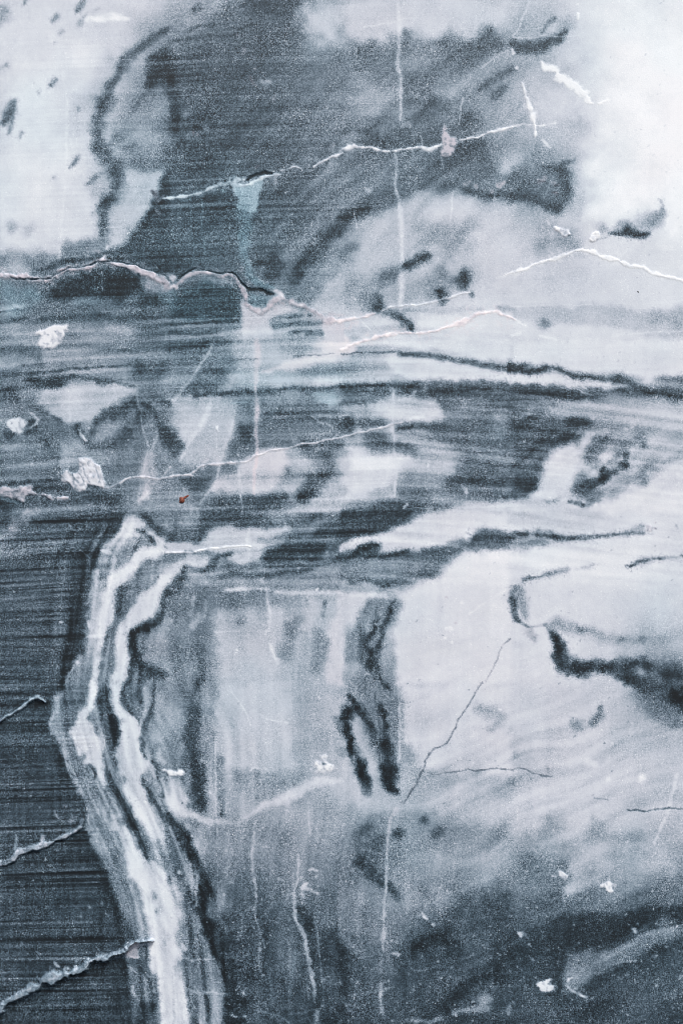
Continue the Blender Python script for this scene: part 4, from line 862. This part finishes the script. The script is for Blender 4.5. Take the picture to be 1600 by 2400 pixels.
# horizontal saw lines, rising slightly to the right
lean = GY + .035 * GX + 7 * fbm(GX, GY, 420, 101, 2) * 2
prof = (vnoise(GX * .012, lean, 3.1, 111) - .5) * 1.3 + (vnoise(GX * .012, lean, 6.5, 113) - .5) * .9 + (vnoise(GX * .006, lean, 22, 121) - .5) * .35
brk = .2 + 1.5 * vnoise(GX, GY, 210, 131, sy=11)
s_low = np.clip(sstep(1180, 1230, GY) * (1 - sstep(150, 320, GX - 0.12 * (GY - 1900))), 0, 1)
s_mid = np.clip(gauss(500, 880, 520, 330) + gauss(1150, 1010, 420, 170) + gauss(520, 1260, 420, 120), 0, 1)
s_top = np.clip(gauss(560, 350, 330, 330) * 1.1 + gauss(150, 300, 300, 400) * .5, 0, 1)
amp = 2.5 + 20 * s_low + 12 * s_mid + 9 * s_top
T += prof * brk * amp * (.22 + .78 * dark) * np.where(featm, 1, .4)
# fine vertical weave of the lower left
T += (vnoise(GX + 6 * vnoise(GX, GY, 60, 5), GY, 5, 141, sy=42) - .5) * 9 * s_low * sstep(1500, 1900, GY)
# faint vertical polish/drip streaks
T += (fbm(GX, GY, 15, 151, 3, sy=420) - .5) * (4.5 * (.4 + gauss(600, 1700, 700, 700) + .8 * gauss(650, 2200, 500, 400)))
# cloudiness
T += (fbm(GX, GY, 52, 161, 4) - .5) * (4 + 15 * np.clip(1 - np.abs(T - 52) / 34, 0, 1)) 
T += (fbm(GX, GY, 8, 165, 2) - .5) * (3 + 9 * dark)
PK += .06 * gauss(1100, 1650, 520, 420) + .03 * gauss(1350, 1250, 300, 300)
PK += np.clip(fbm(GX, GY, 240, 171) - .5, 0, 1) * .3 * (T > 45)
TL += np.clip(fbm(GX, GY, 200, 181) - .5, 0, 1) * .5
TL += .5 * gauss(380, 730, 420, 200) * dark + .35 * gauss(450, 500, 160, 160) + .3 * gauss(750, 1280, 300, 110) * dark + .35 * gauss(650, 860, 260, 120)
# small scratches, salt specks and pits
R = np.random.RandomState(7)
def rnd_xy(zone):
    x0, y0, x1, y1 = zone
    return R.uniform(x0, x1), R.uniform(y0, y1)
for n, zone, tone, op, ang, L in (
        (120, (380, 1250, 1600, 2400), 82, .30, 80, 70), (45, (380, 1250, 1600, 2400), 84, .35, 25, 50),
        (60, (0, 0, 1600, 1200), 82, .28, 88, 60), (35, (200, 700, 1600, 1300), 82, .3, 8, 50),
        (30, (1100, 0, 1600, 900), 94, .35, 60, 80), (110, (500, 2050, 1600, 2400), 70, .4, 14, 40),
        (30, (0, 1900, 330, 2400), 52, .4, 20, 25)):
    for i in range(n):
        x, y = rnd_xy(zone); a = math.radians(ang + R.normal(0, 14)); l = L * R.uniform(.3, 1.4)
        dx, dy = math.cos(a) * l, -math.sin(a) * l
        stroke([(x, y, .6), (x + dx * .5 + R.normal(0, 1.5), y + dy * .5, R.uniform(.6, 1.1)), (x + dx, y + dy, .5)],
               tone, op * R.uniform(.4, 1.3), .6, {})
for n, zone, tone, op, r in (
        (900, (380, 1900, 1600, 2400), 74, .7, 1.5), (420, (0, 0, 1600, 1400), 82, .5, 1.3),
        (330, (380, 1400, 1600, 2000), 88, .5, 1.5), (110, (0, 1200, 330, 2400), 56, .6, 1.3),
        (1100, (0, 0, 1600, 2400), 84, .6, 1.2), (90, (0, 1000, 1600, 2400), 92, .7, 2.2)):
    for i in range(n):
        x, y = rnd_xy(zone); q = r * R.uniform(.6, 1.6)
        stroke([(x, y, q), (x + R.normal(0, 2.0), y + R.normal(0, 1.6), q * .7)], tone, op * R.uniform(.4, 1.2), .5, {})
for n, zone, tone, op in ((150, (1150, 0, 1600, 900), 66, .5), (170, (900, 1200, 1600, 2000), 48, .5),
                          (60, (0, 0, 300, 600), 70, .4), (120, (380, 1350, 900, 2000), 48, .4)):
    for i in range(n):
        x, y = rnd_xy(zone); q = R.uniform(.7, 1.4)
        stroke([(x, y, q), (x + R.uniform(0, 4), y - R.uniform(0, 4), q * .8)], tone, op * R.uniform(.4, 1.3), .5, {})
T = np.where(T > 50, 50 + (T - 50) * 1.09, 50 + (T - 50) * 1.02)
T = np.clip(T, 4, 100); PK = np.clip(PK, 0, 1); TL = np.clip(TL, 0, 1)

# ---------------------------------------------------------------- relief of the face (mm of stone)
H = HT.copy()
H += .10 * prof * s_low * 2.0                                   # saw marks
H += (fbm(GX, GY, 9, 201, 2) - .5) * .9 * (np.abs(HT) > .5)      # lumpy veins
H += (fbm(GX, GY, 90, 205, 2) - .5) * .8
H *= (1 - OUT)
YV = -H / 1000.0

# smooth normals of the whole face, so that inlaid parts meet without a seam
dzx = np.gradient(YV, XS * MM, axis=1); dzy = np.gradient(YV, -YS * MM, axis=0)
NRM = np.stack([dzx, -np.ones_like(YV), dzy], -1)
NRM /= np.linalg.norm(NRM, axis=-1, keepdims=True)

CO = np.stack([(GX - 800) * MM, YV, (3144.0 - GY) * MM + SLAB_BOTTOM], -1).reshape(-1, 3)
NV = NRM.reshape(-1, 3)
COL = np.stack([T / 100, PK, TL, np.ones_like(T)], -1).reshape(-1, 4).astype(np.float32)

# ---------------------------------------------------------------- materials
GAIN = (1.155, 1.115, 1.105)
RAMP = [(4, (17, 22, 27)), (10, (24, 32, 38)), (20, (41, 54, 63)), (30, (62, 78, 90)), (40, (88, 104, 117)),
        (50, (114, 130, 144)), (60, (143, 157, 170)), (70, (175, 184, 196)), (80, (205, 209, 219)),
        (90, (229, 232, 237)), (100, (250, 250, 252))]

def lin(c, k):
    c = c / 255.0
    v = c / 12.92 if c <= .04045 else ((c + .055) / 1.055) ** 2.4
    return min(v / GAIN[k], .93)

def math_node(nt, op, a, b=None, clamp=False):
    n = nt.nodes.new('ShaderNodeMath'); n.operation = op; n.use_clamp = clamp
    for i, v in enumerate((a, b)):
        if v is None: continue
        if isinstance(v, (int, float)): n.inputs[i].default_value = v
        else: nt.links.new(v, n.inputs[i])
    return n.outputs[0]

def marble_material(name, rough=.55, grain=1.0):
    m = bpy.data.materials.new(name); m.use_nodes = True
    nt = m.node_tree; N = nt.nodes; L = nt.links
    bsdf = N['Principled BSDF']
    at = N.new('ShaderNodeAttribute'); at.attribute_name = 'stone'
    sep = N.new('ShaderNodeSeparateColor'); L.new(at.outputs['Color'], sep.inputs[0])
    tc = N.new('ShaderNodeTexCoord')
    def noise(scale, detail, rough_=.5, stretch=(1, 1, 1)):
        mp = N.new('ShaderNodeMapping'); mp.inputs['Scale'].default_value = stretch
        L.new(tc.outputs['Object'], mp.inputs[0])
        n = N.new('ShaderNodeTexNoise'); n.inputs['Scale'].default_value = scale
        n.inputs['Detail'].default_value = detail; n.inputs['Roughness'].default_value = rough_
        L.new(mp.outputs[0], n.inputs['Vector']); return n.outputs['Fac']
    g1 = noise(640, 1.0, .6); g2 = noise(270, 2.0, .6)
    amp = N.new('ShaderNodeMapRange'); amp.inputs['From Min'].default_value = .45; amp.inputs['From Max'].default_value = .85
    amp.inputs['To Min'].default_value = 1.0; amp.inputs['To Max'].default_value = .10
    L.new(sep.outputs[0], amp.inputs['Value'])
    a2 = N.new('ShaderNodeMapRange'); a2.inputs['From Min'].default_value = .05; a2.inputs['From Max'].default_value = .3
    a2.inputs['To Min'].default_value = .45; a2.inputs['To Max'].default_value = 1.0
    L.new(sep.outputs[0], a2.inputs['Value'])
    d = math_node(nt, 'ADD', math_node(nt, 'MULTIPLY', math_node(nt, 'SUBTRACT', g1, .5), 1.0 * grain),
                  math_node(nt, 'MULTIPLY', math_node(nt, 'SUBTRACT', g2, .5), .5 * grain))
    d = math_node(nt, 'MULTIPLY', math_node(nt, 'MULTIPLY', d, amp.outputs[0]), a2.outputs[0])
    # single bright crystals
    vo = N.new('ShaderNodeTexVoronoi'); vo.inputs['Scale'].default_value = 520; L.new(tc.outputs['Object'], vo.inputs['Vector'])
    vs_ = N.new('ShaderNodeSeparateColor'); L.new(vo.outputs['Color'], vs_.inputs[0])
    pick = math_node(nt, 'GREATER_THAN', vs_.outputs[0], .84)
    near = N.new('ShaderNodeMapRange'); near.inputs['From Min'].default_value = .16; near.inputs['From Max'].default_value = .42
    near.inputs['To Min'].default_value = 1; near.inputs['To Max'].default_value = 0; L.new(vo.outputs['Distance'], near.inputs['Value'])
    sp = math_node(nt, 'MULTIPLY', math_node(nt, 'MULTIPLY', pick, near.outputs[0]), math_node(nt, 'MULTIPLY', vs_.outputs[1], .34 * grain))
    d = math_node(nt, 'ADD', d, math_node(nt, 'MULTIPLY', sp, math_node(nt, 'ADD', math_node(nt, 'MULTIPLY', amp.outputs[0], .8), .2)))
    patchy = N.new('ShaderNodeMapRange'); patchy.inputs['From Min'].default_value = .35; patchy.inputs['From Max'].default_value = .65
    patchy.inputs['To Min'].default_value = .55; patchy.inputs['To Max'].default_value = 1.3
    L.new(noise(22, 3.0, .6), patchy.inputs['Value'])
    d = math_node(nt, 'MULTIPLY', d, patchy.outputs[0])
    tone = math_node(nt, 'ADD', math_node(nt, 'SUBTRACT', sep.outputs[0], .008), d)
    cr = N.new('ShaderNodeValToRGB'); el = cr.color_ramp.elements
    cr.color_ramp.interpolation = 'LINEAR'
    while len(el) > 1: el.remove(el[0])
    t0, c0 = RAMP[0]; el[0].position = t0 / 100
    el[0].color = tuple(lin(c0[k], k) for k in range(3)) + (1,)
    for t, c in RAMP[1:]:
        e = el.new(t / 100); e.color = tuple(lin(c[k], k) for k in range(3)) + (1,)
    L.new(tone, cr.inputs[0])
    def tint(src, fac, colour):
        mx = N.new('ShaderNodeMix'); mx.data_type = 'RGBA'; mx.blend_type = 'MULTIPLY'
        L.new(fac, mx.inputs['Factor']); L.new(src, mx.inputs['A'])
        mx.inputs['B'].default_value = colour + (1,)
        return mx.outputs['Result']
    c = tint(cr.outputs[0], sep.outputs[1], (1.17, .92, .90))
    c = tint(c, sep.outputs[2], (.80, 1.04, 1.06))
    L.new(c, bsdf.inputs['Base Color'])
    r = math_node(nt, 'ADD', math_node(nt, 'MULTIPLY', g2, .25), rough - .125)
    L.new(r, bsdf.inputs['Roughness'])
    bsdf.inputs['Specular IOR Level'].default_value = .35
    bp = N.new('ShaderNodeBump'); bp.inputs['Strength'].default_value = .35; bp.inputs['Distance'].default_value = .0003
    L.new(g1, bp.inputs['Height']); L.new(bp.outputs[0], bsdf.inputs['Normal'])
    return m

M_STONE = marble_material('grey_marble')
M_VEIN = marble_material('calcite', .6, .55)
M_CRUST = marble_material('chalky_crust', .75, .7)
M_CRACK = marble_material('crack_shadowless_stone', .8, .4); M_CRACK.name = 'crack_stone'

def rust_material():
    m = bpy.data.materials.new('rust'); m.use_nodes = True
    nt = m.node_tree; N = nt.nodes
    n = N.new('ShaderNodeTexNoise'); n.inputs['Scale'].default_value = 900
    tc = N.new('ShaderNodeTexCoord'); nt.links.new(tc.outputs['Object'], n.inputs['Vector'])
    cr = N.new('ShaderNodeValToRGB')
    cr.color_ramp.elements[0].position = .38; cr.color_ramp.elements[0].color = (.035, .012, .008, 1)
    cr.color_ramp.elements[1].position = .62; cr.color_ramp.elements[1].color = (.36, .10, .06, 1)
    nt.links.new(n.outputs['Fac'], cr.inputs[0]); nt.links.new(cr.outputs[0], N['Principled BSDF'].inputs['Base Color'])
    N['Principled BSDF'].inputs['Roughness'].default_value = .7
    return m

# ---------------------------------------------------------------- the slab: one thing
col = scene.collection
slab = bpy.data.objects.new('marble_slab', None); col.objects.link(slab)
slab.location = (0, 0, 0); slab.empty_display_size = .1
slab['label'] = 'blue-grey and white veined marble slab with saw marks, cracks and pale crusts'
slab['category'] = 'stone slab'; slab['kind'] = 'thing'

ids = ID
# a face belongs to a part when at least three of its corners do
q = np.stack([ids[:-1, :-1], ids[:-1, 1:], ids[1:, 1:], ids[1:, :-1]])
face_id = np.zeros(q.shape[1:], np.int32)
for pid in PARTS.values():
    face_id = np.where((q == pid).sum(0) >= 2, pid, face_id)
vi = np.arange(NX * NY).reshape(NY, NX)
QUADS = np.stack([vi[:-1, :-1], vi[1:, :-1], vi[1:, 1:], vi[:-1, 1:]], -1)

def grid_mesh(name, quads, mat, extra=None):
    used, inv = np.unique(quads.ravel(), return_inverse=True)
    co = CO[used]; nv = NV[used]; cl = COL[used]; f = inv.reshape(-1, 4)
    me = bpy.data.meshes.new(name)
    nb = 0
    if extra is not None:                      # the body of the slab behind its face
        ev, ef = extra; f = np.vstack([f, ef + len(co)]); nb = len(ev)
        co = np.vstack([co, ev]); nv = np.vstack([nv, np.tile([[0, -1, 0]], (nb, 1))])
        cl = np.vstack([cl, np.tile([[.45, 0, 0, 1]], (nb, 1))])
    me.vertices.add(len(co)); me.vertices.foreach_set('co', co.astype(np.float32).ravel())
    me.loops.add(f.size); me.loops.foreach_set('vertex_index', f.astype(np.int32).ravel())
    me.polygons.add(len(f))
    me.polygons.foreach_set('loop_start', np.arange(0, f.size, 4, dtype=np.int32))
    me.polygons.foreach_set('use_smooth', np.array([True] * len(f)) if not nb else np.array([True] * (len(f) - 5) + [False] * 5))
    me.update(calc_edges=True)
    a = me.attributes.new('stone', 'FLOAT_COLOR', 'POINT'); a.data.foreach_set('color', cl.astype(np.float32).ravel())
    if not nb:
        me.normals_split_custom_set_from_vertices(nv.tolist())
    me.materials.append(mat)
    o = bpy.data.objects.new(name, me); col.objects.link(o); o.parent = slab
    return o

x0, x1 = (XS[0] - 800) * MM, (XS[-1] - 800) * MM
z1, z0 = (3144 - YS[0]) * MM, (3144 - YS[-1]) * MM
DEPTH = .05
ev = np.array([(x0, 0, z0), (x1, 0, z0), (x1, 0, z1), (x0, 0, z1), (x0, DEPTH, z0), (x1, DEPTH, z0), (x1, DEPTH, z1), (x0, DEPTH, z1)])
ef = np.array([(0, 4, 5, 1), (1, 5, 6, 2), (2, 6, 7, 3), (3, 7, 4, 0), (4, 7, 6, 5)])
grid_mesh('stone_body', QUADS[face_id == 0], M_STONE, (ev, ef))

PART_LABEL = {
    'calcite_vein:v1': 'thin white vein rising to the right through the dark upper middle',
    'calcite_vein:v2': 'pinkish white vein that wraps the black crack on the left',
    'calcite_vein:v3': 'bright white gable-shaped vein at the right',
    'calcite_vein:r3': 'thick raised grey vein in the lower left corner',
    'calcite_vein:y': 'peach-white vein below the black-spotted patch',
    'crust_patch:d': 'largest white crust patch, cracked, at the left',
    'crack:a': 'open black crack winding along the pink vein',
    'crack:c': 'hairline crack running up to the right in the pale lower right area',
    'mineral_stain:a': 'pale turquoise drip stain below the upper vein',
}
MAT = {'calcite_vein': M_VEIN, 'crust_patch': M_CRUST, 'white_chip': M_CRUST, 'crack': M_CRACK,
       'mineral_stain': M_STONE, 'white_streak': M_STONE}
for key, pid in PARTS.items():
    sel = face_id == pid
    if sel.sum() < 6: 
        print('tiny part', key, int(sel.sum())); continue
    kind = key.split(':')[0]
    o = grid_mesh(kind, QUADS[sel], MAT[kind])
    if key in PART_LABEL: o['label'] = PART_LABEL[key]

# the small rusty speck stuck in the face: two joined lumps of real size (6 mm)
def rust_spot():
    import bmesh
    bm = bmesh.new()
    rr = np.random.RandomState(3)
    for (px, py, r, sx, sz, rot) in ((427.0, 1172.0, 6.2, 1.0, 1.05, 0), (424.0, 1168.0, 3.4, 1, 1, 0), (434.5, 1165.5, 2.6, 2.3, .9, 33),
                                     (440.5, 1162.0, 2.4, 1.2, 1, 30), (422.5, 1176.5, 2.2, 1.3, .8, -60)):
        res = bmesh.ops.create_icosphere(bm, subdivisions=3, radius=r * MM)
        ca, sa = math.cos(math.radians(rot)), math.sin(math.radians(rot))
        for v in res['verts']:
            n = 1 + .22 * math.sin(v.co.x * 3100 + px) * math.cos(v.co.z * 2700 + py) + rr.uniform(-.06, .06)
            x, y, z = v.co.x * sx * n, v.co.y * .45 * n, v.co.z * sz * n
            v.co = (wx(px) + x * ca - z * sa, y, wz(py) + x * sa + z * ca)
    me = bpy.data.meshes.new('rust_spot'); bm.to_mesh(me); bm.free()
    for p in me.polygons: p.use_smooth = True
    me.materials.append(rust_material())
    o = bpy.data.objects.new('rust_spot', me); col.objects.link(o); o.parent = slab
    o['label'] = 'small reddish brown rust speck left of the middle'
rust_spot()
